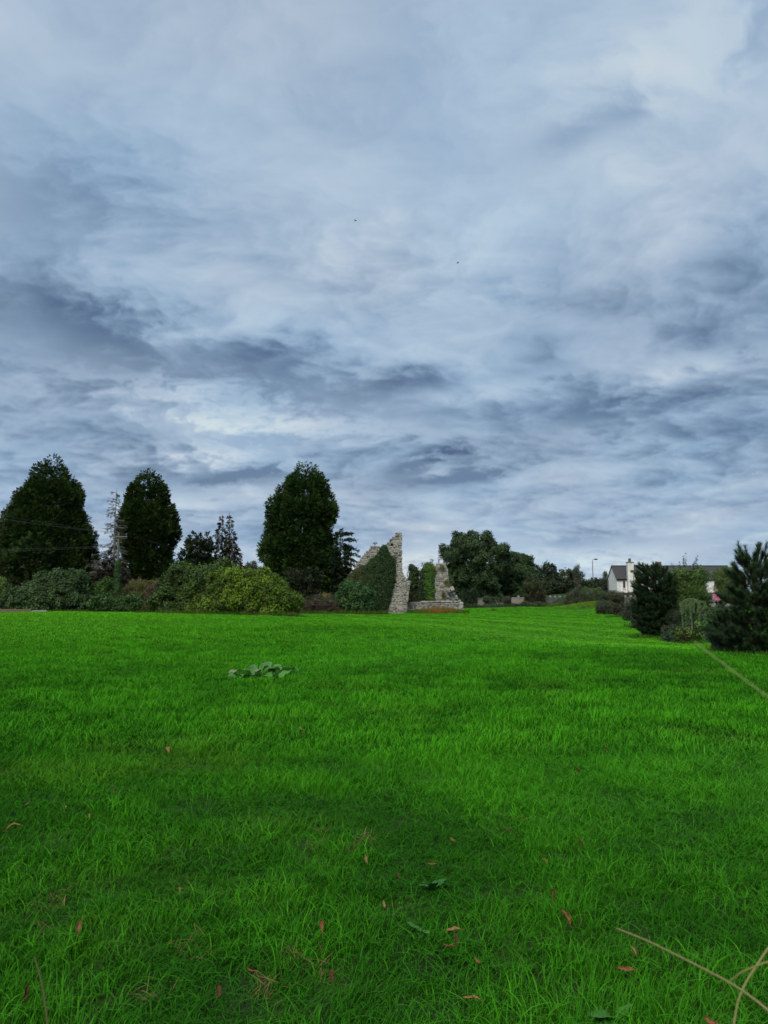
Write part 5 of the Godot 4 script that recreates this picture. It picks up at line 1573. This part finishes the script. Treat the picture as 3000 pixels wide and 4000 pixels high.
# A seated figure: hips at the origin's height, facing +z before turning. lean bends the back forward.
func seated(label: String, at: Vector3, turn: float, lean: float, top: Color, trousers: Color, hair: Color, bulk: float, open_shirt: bool) -> void:
	var root := thing("person", label, "person", at, turn)
	var hip := Vector3(0, 0.50, 0)
	var chest := hip + Vector3(0, 0.36 * cos(lean), 0.36 * sin(lean))
	var neck := hip + Vector3(0, 0.52 * cos(lean), 0.52 * sin(lean) + 0.02)
	var head := neck + Vector3(0, 0.17 * cos(lean * 0.7), 0.17 * sin(lean * 0.7) + 0.03)
	var body := Shape.new()
	var bones := [[hip, chest, 0.135 * bulk, 0.145 * bulk], [chest, neck, 0.13 * bulk, 0.06], [neck, head, 0.052, 0.06], [head - Vector3(0, 0.03, -0.015), head + Vector3(0, 0.045, -0.012), 0.075, 0.095], [head + Vector3(0, -0.06, 0.05), head + Vector3(0, -0.02, 0.06), 0.04, 0.05], [head + Vector3(0, -0.005, 0.095), head + Vector3(0, -0.03, 0.112), 0.012, 0.017]]
	var sleeves := []
	var legs := []
	for s in [-1.0, 1.0]:
		var sh := neck + Vector3(s * 0.19 * bulk, -0.07, -0.01)
		var el := sh + Vector3(s * 0.05, -0.25, 0.10 + 0.1 * sin(lean))
		var wr := el + Vector3(-s * 0.10, 0.03, 0.24)
		bones.append([chest + Vector3(s * 0.08, 0.06, 0), sh, 0.1, 0.068 * bulk])
		bones.append([sh, el, 0.055, 0.043]); bones.append([el, wr, 0.042, 0.03])
		bones.append([wr, wr + Vector3(-s * 0.02, -0.01, 0.07), 0.03, 0.034])
		for f in 4:
			var b0 := wr + Vector3(-s * 0.02 + (f - 1.5) * 0.019, -0.01, 0.085)
			bones.append([b0, b0 + Vector3(0, -0.018, 0.042 - absf(f - 1.4) * 0.006), 0.0095, 0.0085])
		bones.append([wr + Vector3(-s * 0.035, 0, 0.03), wr + Vector3(-s * 0.065, -0.01, 0.075), 0.011, 0.009])
		sleeves.append([chest + Vector3(s * 0.08, 0.06, 0), sh, 0.115, 0.085 * bulk]); sleeves.append([sh, el, 0.076, 0.062]); sleeves.append([el, wr - Vector3(0, 0, 0.02), 0.06, 0.044])
		var hj := hip + Vector3(s * 0.10, -0.02, 0.02)
		var kn := hj + Vector3(s * 0.05, 0.0, 0.42)
		var an := kn + Vector3(0, -0.40, 0.03)
		bones.append([hj, kn, 0.085, 0.058]); bones.append([kn, an, 0.055, 0.038]); bones.append([an, an + Vector3(0, -0.04, 0.14), 0.04, 0.032])
		legs.append([hj, kn, 0.098, 0.07]); legs.append([kn, an, 0.068, 0.052])
	sculpt(body, bones, 0.022, 0.03)
	part("body", body.mesh(plain_mat(0.42, 0.22, 0.15, 0.6)), root)
	var jk := Shape.new()
	sculpt(jk, [[hip - Vector3(0, 0.04, 0), chest, 0.155 * bulk, 0.168 * bulk], [chest, neck - Vector3(0, 0.05, 0), 0.155 * bulk, 0.085]] + sleeves, 0.03, 0.03)
	part("jacket" if open_shirt else "top", jk.mesh(plain_mat(top.r, top.g, top.b, 0.9)), root)
	var tr := Shape.new()
	sculpt(tr, [[hip - Vector3(0.06, 0.02, 0), hip + Vector3(0.06, -0.02, 0), 0.15 * bulk, 0.15 * bulk]] + legs, 0.03, 0.03)
	part("trousers", tr.mesh(plain_mat(trousers.r, trousers.g, trousers.b, 0.9)), root)
	if open_shirt:
		var shirt := Shape.new()
		sculpt(shirt, [[hip + Vector3(0, 0.08, 0.10), chest + Vector3(0, 0.0, 0.09), 0.085, 0.095], [chest + Vector3(0, 0.0, 0.09), neck + Vector3(0, -0.05, 0.045), 0.09, 0.05]], 0.02, 0.03)
		part("shirt", shirt.mesh(plain_mat(0.45, 0.46, 0.47, 0.9)), root)
	var hr := Shape.new()
	sculpt(hr, [[head + Vector3(0, 0.05, -0.03), head + Vector3(0, 0.0, -0.055), 0.098, 0.088], [head + Vector3(-0.07, 0.01, -0.02), head + Vector3(-0.065, -0.06, -0.03), 0.04, 0.03], [head + Vector3(0.07, 0.01, -0.02), head + Vector3(0.065, -0.06, -0.03), 0.04, 0.03]], 0.018, 0.03)
	part("hair", hr.mesh(plain_mat(hair.r, hair.g, hair.b, 0.8)), root)
	for s in [-1.0, 1.0]:
		var ey := Shape.new()
		ey.ball(head + Vector3(s * 0.034, 0.012, 0.078), Vector3(0.013, 0.010, 0.01), 4)
		part("eye", ey.mesh(plain_mat(0.03, 0.025, 0.02, 0.3)), root)
	var mo := Shape.new()
	mo.ball(head + Vector3(0, -0.066, 0.095), Vector3(0.024, 0.006, 0.008), 4)
	part("mouth", mo.mesh(plain_mat(0.25, 0.08, 0.07, 0.5)), root)

func people() -> void:
	var d := 50.0
	var p := sight(2775, 2352, d)
	p.y = sight(2775, 2354, d).y - 0.44
	seated("person with ginger hair in a black jacket and pale shirt sitting hunched behind the fence", p, -PI * 0.46, 0.55, Color(0.008, 0.008, 0.009), Color(0.02, 0.02, 0.028), Color(0.42, 0.16, 0.04), 1.08, true)
	var q := sight(2801, 2346, 52.5)
	q.y = p.y - 0.02
	seated("person with short white hair in a pink top sitting at the garden table", q, -0.2, 0.12, Color(0.50, 0.12, 0.27), Color(0.05, 0.05, 0.06), Color(0.55, 0.52, 0.48), 1.1, false)
	for s in [[p, "timber bench under the person in the black jacket", "bench"], [q, "timber bench under the person in the pink top", "bench"]]:
		var b: Vector3 = s[0]
		var gy := ground_at(b.x, b.z)
		var root := thing("garden_bench", s[1], "bench", Vector3(b.x, gy, b.z))
		var hgt := b.y + 0.36 - gy
		for k in 3:
			var sl := Shape.new()
			sl.block(Vector3(-0.45, hgt - 0.04, -0.2 + k * 0.13), Vector3(0.45, hgt, -0.09 + k * 0.13))
			part("seat_slat", sl.mesh(M.grey_wood), root)
		for x in [-0.38, 0.38]:
			var lg := Shape.new()
			lg.block(Vector3(x - 0.04, 0.0, -0.16), Vector3(x + 0.04, hgt - 0.042, 0.14))
			part("leg", lg.mesh(M.grey_wood), root)
	var t := sight(2800, 2340, 51.8)
	var gy := ground_at(t.x, t.z)
	var root := thing("garden_table", "pale slatted garden table in front of the person in pink", "table", Vector3(t.x + 0.25, gy, t.z))
	var ty := sight(2800, 2340, 51.8).y - gy
	for k in 5:
		var sl := Shape.new()
		sl.block(Vector3(-0.6, ty - 0.035, -0.3 + k * 0.12), Vector3(0.75, ty, -0.2 + k * 0.12))
		part("slat", sl.mesh(M.pale_cap), root)
	for x in [-0.5, 0.65]:
		var lg := Shape.new()
		lg.block(Vector3(x - 0.04, 0, -0.2), Vector3(x + 0.04, ty - 0.037, 0.2))
		part("leg", lg.mesh(M.grey_wood), root)

# ---------------------------------------------------------------- things in the grass
func broad_leaf(l: float, w: float, bend: float, wave: float, seed_: int) -> Shape:
	rng.seed = seed_
	var s := Shape.new()
	var P := []
	var ph := rng.randf() * TAU
	for i in 9:
		var t := i / 8.0
		var row := []
		var half := w * pow(sin(PI * pow(clampf(t, 0.0, 1.0), 0.75)), 0.8) * 0.5 + 0.004
		for j in 5:
			var u := (j - 2) / 2.0
			row.append(Vector3(u * half, absf(u) * half * 0.35 - bend * t * t * l + wave * half * sin(t * 11.0 + ph + u * 2.0) * absf(u), t * l))
		P.append(row)
	for i in 8:
		for j in 4:
			s.quad(P[i][j], P[i + 1][j], P[i + 1][j + 1], P[i][j + 1])
	return s

func dock_plant() -> void:
	var at := spot(1035, 2655)
	var root := thing("dock_plant", "low sprawling dock plant with big pale green leaves in the grass left of centre", "plant", at)
	var k := 0
	for q in [[918, 2618, 0.30, 2.2], [935, 2632, 0.26, 0.8], [905, 2640, 0.24, 3.6], [955, 2628, 0.30, 1.6], [975, 2622, 0.22, 5.2], [990, 2615, 0.34, 0.6], [1012, 2612, 0.24, 1.8], [1028, 2604, 0.28, 2.6], [1042, 2596, 0.30, 0.9], [1022, 2632, 0.36, 2.9], [1046, 2640, 0.30, 1.3], [1075, 2602, 0.40, 1.2], [1092, 2610, 0.34, 0.5], [1062, 2618, 0.22, 4.4], [1115, 2612, 0.24, 2.0], [1135, 2612, 0.22, 0.9], [1155, 2610, 0.20, 1.9], [940, 2650, 0.22, 4.8], [985, 2650, 0.20, 5.6], [1110, 2628, 0.22, 5.0]]:
		var p := sight(q[0], q[1], -at.z + (0.15 if q[1] < 2620 else -0.1)) - at
		var l: float = q[2]
		l *= 1.25
		var b := Basis(Vector3.UP, PI + 1.3 * sin(q[3] * 2.0 + k)) * Basis(Vector3(1, 0, 0), -0.62 + 0.3 * sin(k * 2.3)) * Basis(Vector3(0, 0, 1), 0.45 * sin(k * 1.7))
		var tone := 0.85 + 0.3 * absf(sin(k * 3.1))
		var m := plain_mat(0.07 * tone, 0.20 * tone, 0.035 * tone, 0.5, 0.4)
		if k % 6 == 0: m = plain_mat(0.16, 0.20, 0.10, 0.6, 0.4)
		m.backlight_enabled = true; m.backlight = Color(0.2, 0.35, 0.1)
		var leaf := part("leaf", broad_leaf(l, l * 0.52, 0.35, 0.25, 500 + k).mesh(m), root, Transform3D(b, p - b * Vector3(0, 0, l * 0.5)))
		var st := Shape.new()
		var e: Vector3 = p - b * Vector3(0, 0, l * 0.5)
		st.tube(bezier(Vector3(e.x * 0.75, 0.0, e.z * 0.6), Vector3(e.x * 0.85, e.y * 0.7, e.z * 0.8), e, 4), taper(0.008, 0.005, 4), 5)
		part("stalk", st.mesh(plain_mat(0.10, 0.13, 0.05, 0.6)), root)
		k += 1

func curled_leaf(seed_: int, l: float, w: float, curl: float, m: Material) -> ArrayMesh:
	rng.seed = seed_
	var s := Shape.new()
	var P := []
	var ph := rng.randf() * TAU
	for i in 9:
		var t := i / 8.0
		var row := []
		var half := w * 0.5 * pow(sin(PI * clampf(t * 0.94 + 0.03, 0, 1)), 0.75) * (1.0 + 0.12 * sin(t * 17.0 + ph)) + 0.001
		for j in 7:
			var u := (j - 3) / 3.0
			var a := u * curl
			var r := half / maxf(curl, 0.2)
			row.append(Vector3(sin(a) * r, (1.0 - cos(a)) * r + l * 0.16 * sin(t * PI * 1.2 + ph) + 0.002 * sin(t * 23.0 + u * 5.0), (t - 0.5) * l))
		P.append(row)
	s.col = Color(1, 1, 1)
	for i in 8:
		for j in 6:
			s.col = Color(1, 1, 1) * (0.45 + 0.9 * rng.randf())
			s.quad(P[i][j], P[i + 1][j], P[i + 1][j + 1], P[i][j + 1])
	s.col = Color(0.8, 0.8, 0.8)
	s.tube([P[8][3], P[8][3] + Vector3(0.004, 0.006, l * 0.22)], [0.0016, 0.0012], 4)
	return s.mesh(m)

func dead_leaves() -> void:
	var tones := [Color(0.20, 0.085, 0.035), Color(0.25, 0.14, 0.055), Color(0.10, 0.036, 0.02), Color(0.32, 0.20, 0.09)]
	var mats := []
	for t in tones:
		var m := leafy_mat(0.7, 0.3, Color(0.15, 0.1, 0.05))
		m.albedo_color = lin(t.r, t.g, t.b)
		mats.append(m)
	var protos := {}
	var n := 0
	# pixel surveyed, length in cm, tone, turn, tilt, how it is told from the others
	for q in [
		[55, 3232, 11, 1, -1.1, 0.3, "long tan curled dead leaf near the left edge, halfway up the near grass"], [312, 3618, 9, 0, 0.35, 0.9, "upright orange-red curled leaf at the lower left"], [103, 3878, 7, 2, 0.2, 1.0, "dark brown leaf standing on edge in the bottom left corner"],
		[255, 3150, 6, 1, 0.5, 0.4, "small ochre leaf right of the long tan one on the left"], [350, 3185, 5, 1, 0.3, 0.6, "ochre leaf fragment between blades, upper left of the near grass"], [105, 3138, 6, 3, -0.6, 0.3, "pale straw-coloured leaf above the long tan one at the left edge"],
		[985, 3788, 6, 0, 1.2, 0.5, "orange leaf at the bottom, left of centre"], [1258, 3615, 9, 0, 0.15, 0.8, "reddish boat-shaped leaf standing upright just left of bottom centre"], [1686, 3372, 6, 0, 1.4, 0.4, "bright orange-brown leaf right of centre, alone above two darker scraps"],
		[1555, 3420, 5, 2, 0.8, 0.4, "dark brown scrap left below the bright orange-brown leaf"], [1500, 3530, 5, 3, 0.2, 0.8, "pale cream leaf scrap at bottom centre"], [1770, 3630, 7, 1, 1.5, 0.3, "upper ochre leaf of the close trio right of bottom centre"], [1752, 3690, 6, 0, 1.3, 0.4, "lower left reddish leaf of the close trio right of bottom centre"],
		[1782, 3668, 5, 2, 0.3, 0.9, "dark curled leaf between the other two of the close trio"], [2442, 3782, 8, 0, 1.45, 0.45, "biggest rounded red-brown leaf, at the lower right"], [2474, 3715, 5, 1, 0.3, 0.7, "small yellow-orange leaf just above the rounded red-brown one"], [2210, 3580, 10, 0, 0.15, 0.9, "long reddish leaf standing upright right of centre"],
		[2165, 3500, 9, 2, -0.4, 0.9, "slim dark red leaf just above the long reddish upright one"], [1864, 3750, 4, 0, 0.6, 0.4, "tiny orange scrap below and right of the close trio"], [2035, 3195, 7, 1, 1.2, 0.4, "ochre leaf high in the near grass, right of centre"], [1985, 3240, 5, 2, 0.7, 0.5, "brown scrap just left below the ochre leaf high in the near grass"],
		[1768, 3278, 5, 0, 0.9, 0.5, "rust-red scrap in the middle of the near grass"], [1430, 3355, 7, 3, 0.3, 0.5, "pale brown twisted leaf below the straw patch at the centre"], [1840, 3898, 7, 1, 1.2, 0.4, "ochre twisted leaf near the bottom edge, right of centre"], [2265, 3286, 6, 2, 0.2, 0.9, "dark leaf on edge in the grass at right, above the long reddish ones"],
		[2125, 3362, 5, 1, 0.9, 0.5, "faint ochre scrap in the right part of the near grass"], [2366, 2928, 9, 2, 1.3, 0.5, "dark curled leaf alone in the right of the middle grass"], [655, 2928, 10, 1, 0.6, 0.7, "orange leaf alone in the left of the middle grass"], [862, 2782, 8, 2, 1.0, 0.5, "dark brown leaf in the middle grass below the dock plant"], [1635, 2648, 9, 1, 1.3, 0.4, "orange leaf far out in the middle grass right of the dock plant"],
		[1938, 2592, 9, 0, 1.2, 0.4, "rust leaf farthest out, right of centre near the mown grass"], [2256, 3005, 7, 2, 0.9, 0.6, "brown scrap below and left of the dark curled leaf at right"], [1178, 2846, 8, 3, 1.2, 0.4, "pale brown leaf in the middle grass at centre left"], [855, 3870, 5, 2, 0.3, 0.5, "dark leaf half hidden at the bottom, left of the orange one"],
		[2780, 3990, 7, 0, 0.8, 0.6, "red-orange leaf cut by the bottom edge at the right"], [700, 3476, 4, 1, 0.4, 0.8, "small yellow-brown leaf in the lower left of centre"], [440, 3085, 4, 2, 0.6, 0.6, "dark scrap in the grass upper left of the near grass"], [1295, 3808, 5, 2, 0.4, 0.7, "dark brown scrap below the boat-shaped leaf"]]:
		var key := [q[3], int(q[2]) / 3]
		var o: Node3D
		var at := spot(q[0], q[1], 0.07)
		if not protos.has(key):
			o = thing("dead_leaf", q[6], "leaf", Vector3.ZERO, 0.0, "fallen leaves in the grass")
			part("blade", curled_leaf(600 + n, 0.10, 0.045, 1.1 + 0.5 * (n % 3), mats[q[3]]), o)
			protos[key] = o
		else:
			o = protos[key].duplicate()
			o.name = numbered("dead_leaf"); add_child(o)
			o.set_meta("label", q[6])
		var sc: float = q[2] / 10.0 * 0.92
		o.transform = Transform3D((Basis(Vector3.UP, q[4]) * Basis(Vector3(1, 0, 0), q[5] * 0.7) * Basis(Vector3(0, 0, 1), 0.25 * sin(n * 1.9))).scaled(Vector3.ONE * sc), at + Vector3(0, 0.068, 0))
		n += 1
	# straw: dead blades lying in the turf
	rng.seed = 650
	var pl := []
	var tn := PackedColorArray()
	for c in [[180, 3530, 45, 20, 26], [145, 3625, 30, 20, 14], [740, 3720, 30, 25, 22], [720, 3665, 18, 20, 12], [1170, 3735, 45, 35, 34], [1080, 3838, 40, 25, 26], [1430, 3290, 65, 25, 44], [1330, 3320, 40, 20, 16], [1600, 2690, 30, 10, 10], [2030, 3260, 60, 25, 14], [2250, 3600, 20, 20, 6], [600, 3880, 40, 20, 14], [930, 2950, 60, 20, 8], [1570, 2870, 80, 15, 10]]:
		for k in int(c[4] * 0.2):
			var p := spot(c[0] + rng.randfn() * c[2], c[1] + rng.randfn() * c[3], 0.03)
			pl.append(Transform3D(Basis(Vector3.UP, rng.randf() * TAU) * Basis(Vector3(1, 0, 0), rng.randf_range(0.2, 0.7)), p + Vector3(0, 0.01, 0)))
			tn.append(Color(0.10, 0.065, 0.025).lerp(Color(0.25, 0.17, 0.075), rng.randf()))
	var sm := Shape.new()
	rng.seed = 651
	for i in 12:
		var p := rvec() * Vector3(0.06, 0.01, 0.06)
		var q := (rvec() * Vector3(1, 0.35, 1)).normalized()
		var w := q.cross(Vector3.UP).normalized() * 0.0013
		var m := p + q * 0.05 + Vector3(0, 0.012, 0)
		sm.quad(p - w, p + w, m + w, m - w)
		sm.tri(m - w, m + w, m + q * rng.randf_range(0.02, 0.07))
	var dm := leafy_mat(0.8, 0.3, Color(0.1, 0.08, 0.04))
	var o2 := copies("straw", sm.mesh(dm), pl, tn, self)
	tag(o2, "tan patches of dead straw lying in the near turf", "straw", "", "stuff")

func weeds() -> void:
	var k := 0
	for q in [[1690, 3440, 0.10, "grey-green broad-leaved weed below the bright orange-brown leaf"], [2405, 3945, 0.12, "leafy green weed near the bottom edge at the right"], [1640, 3605, 0.07, "small bright green weed left of the close trio of leaves"]]:
		var at := spot(q[0], q[1], 0.06)
		var root := thing("broadleaf_weed", q[3], "weed", at, 0.0, "broad-leaved weeds in the near grass")
		rng.seed = 700 + k
		for i in 5:
			var m := plain_mat(0.028 + 0.012 * (i % 3), 0.12 + 0.03 * (i % 3), 0.015, 0.55, 0.4)
			var a := rng.randf() * TAU
			var l: float = q[2] * rng.randf_range(0.7, 1.1)
			part("leaf", broad_leaf(l, l * 0.42, 0.25, 0.2, 720 + k * 10 + i).mesh(m), root, Transform3D(Basis(Vector3.UP, a) * Basis(Vector3(1, 0, 0), -rng.randf_range(0.3, 0.9)), Vector3(0, 0.015, 0)))
		k += 1

func stalks() -> void:
	var tan_ := plain_mat(0.24, 0.22, 0.09, 0.8, 0.2)
	var dull := plain_mat(0.07, 0.075, 0.025, 0.8, 0.2)
	var sage := plain_mat(0.20, 0.26, 0.07, 0.7)
	var data := [
		["pale dry grass stalk crossing the lower right corner, close to the camera", tan_, [[2412, 3628, 1.28], [2520, 3672, 1.2], [2650, 3735, 1.1], [2860, 3845, 0.98], [3010, 3955, 0.92], [3150, 4090, 0.9]], 0.0021],
		["brown grass stalk rising into the right edge across the pale one", tan_, [[2865, 4010, 0.98], [2890, 3890, 1.0], [2950, 3780, 1.02], [3060, 3640, 1.05]], 0.0018],
		["short side stalk joining the pale one at the right edge", tan_, [[2850, 3835, 0.99], [2925, 3785, 0.97], [3080, 3750, 0.95]], 0.0016],
		["out-of-focus olive grass stalk slanting in from the right edge below the weeping tree", sage, [[2712, 2508, 0.66], [2800, 2574, 0.63], [2900, 2648, 0.6], [3005, 2725, 0.57], [3200, 2860, 0.54]], 0.0008],
		["faint brown stalk in the bottom left corner", dull, [[135, 3740, 1.2], [165, 3850, 1.12], [190, 4030, 1.05]], 0.002]]
	for s in data:
		var p0 := sight(s[2][0][0], s[2][0][1], s[2][0][2])
		var pts := []
		for q in s[2]: pts.append(sight(q[0], q[1], q[2]) - p0)
		# and on, outside the view, down to the ground it grows from
		var e: Vector3 = pts[-1]
		var dir: Vector3 = (pts[-1] - pts[-2]).normalized()
		var g := e + Vector3(dir.x * 0.5, 0, 0.1)
		g.y = -p0.y - 0.02
		for t in bezier(e, e + dir * 0.25, g, 6).slice(1): pts.append(t)
		var sm := []
		for i in pts.size() - 1:
			for k in 4:
				var a: Vector3 = pts[maxi(i - 1, 0)]
				var b: Vector3 = pts[i]
				var c: Vector3 = pts[i + 1]
				var dd: Vector3 = pts[mini(i + 2, pts.size() - 1)]
				sm.append(b.cubic_interpolate(c, a, dd, k / 4.0))
		var sh := Shape.new()
		sh.tube(sm, taper(s[3] * 0.6, s[3], sm.size() - 1), 6)
		var o := part(numbered("grass_stalk"), sh.mesh(s[1]), self, Transform3D(Basis(), p0))
		tag(o, s[0], "grass stalk", "dry grass stalks close to the camera")

func birds() -> void:
	var k := 0
	for q in [[1388, 862, 60.0, "upper left bird, a tiny dark speck high in the cloud"], [1788, 1027, 62.0, "middle bird, a tiny dark speck right of centre in the cloud"], [2946, 1845, 70.0, "lowest bird, a tiny dark speck low near the right edge"]]:
		var root := thing("bird", q[3], "bird", sight(q[0], q[1], q[2]), 0.7 + k, "birds flying under the clouds")
		var b := Shape.new()
		b.tube([Vector3(0, 0, -0.10), Vector3(0, 0.004, -0.06), Vector3(0, 0, 0.0), Vector3(0, 0, 0.07), Vector3(0, 0.01, 0.10), Vector3(0, 0.006, 0.125)], [0.006, 0.018, 0.026, 0.02, 0.016, 0.002], 7)
		b.quad(Vector3(-0.012, 0, -0.09), Vector3(0.012, 0, -0.09), Vector3(0.03, 0, -0.15), Vector3(-0.03, 0, -0.15))
		part("body", b.mesh(M.dark), root)
		for s in [-1.0, 1.0]:
			var w := Shape.new()
			w.quad(Vector3(0, 0.005, 0.045), Vector3(s * 0.08, 0.05, 0.055), Vector3(s * 0.08, 0.05, -0.02), Vector3(0, 0.005, -0.045))
			w.tri(Vector3(s * 0.08, 0.05, 0.055), Vector3(s * 0.2, 0.02, -0.01), Vector3(s * 0.08, 0.05, -0.02))
			part("wing", w.mesh(M.dark), root)
		k += 1

func _ready() -> void:
	var t0 := Time.get_ticks_msec()
	swell.seed = 3; swell.frequency = 0.06; swell.fractal_octaves = 2
	patchy.seed = 17; patchy.frequency = 0.16; patchy.fractal_octaves = 4
	set_stage()
	materials()
	field()
	house()
	fence()
	ruin()
	lamp()
	far_trees()
	left_hedges()
	right_trees()
	near_garden()
	garden_grass()
	utility_pole()
	people()
	dock_plant()
	dead_leaves()
	weeds()
	stalks()
	birds()
	grass()
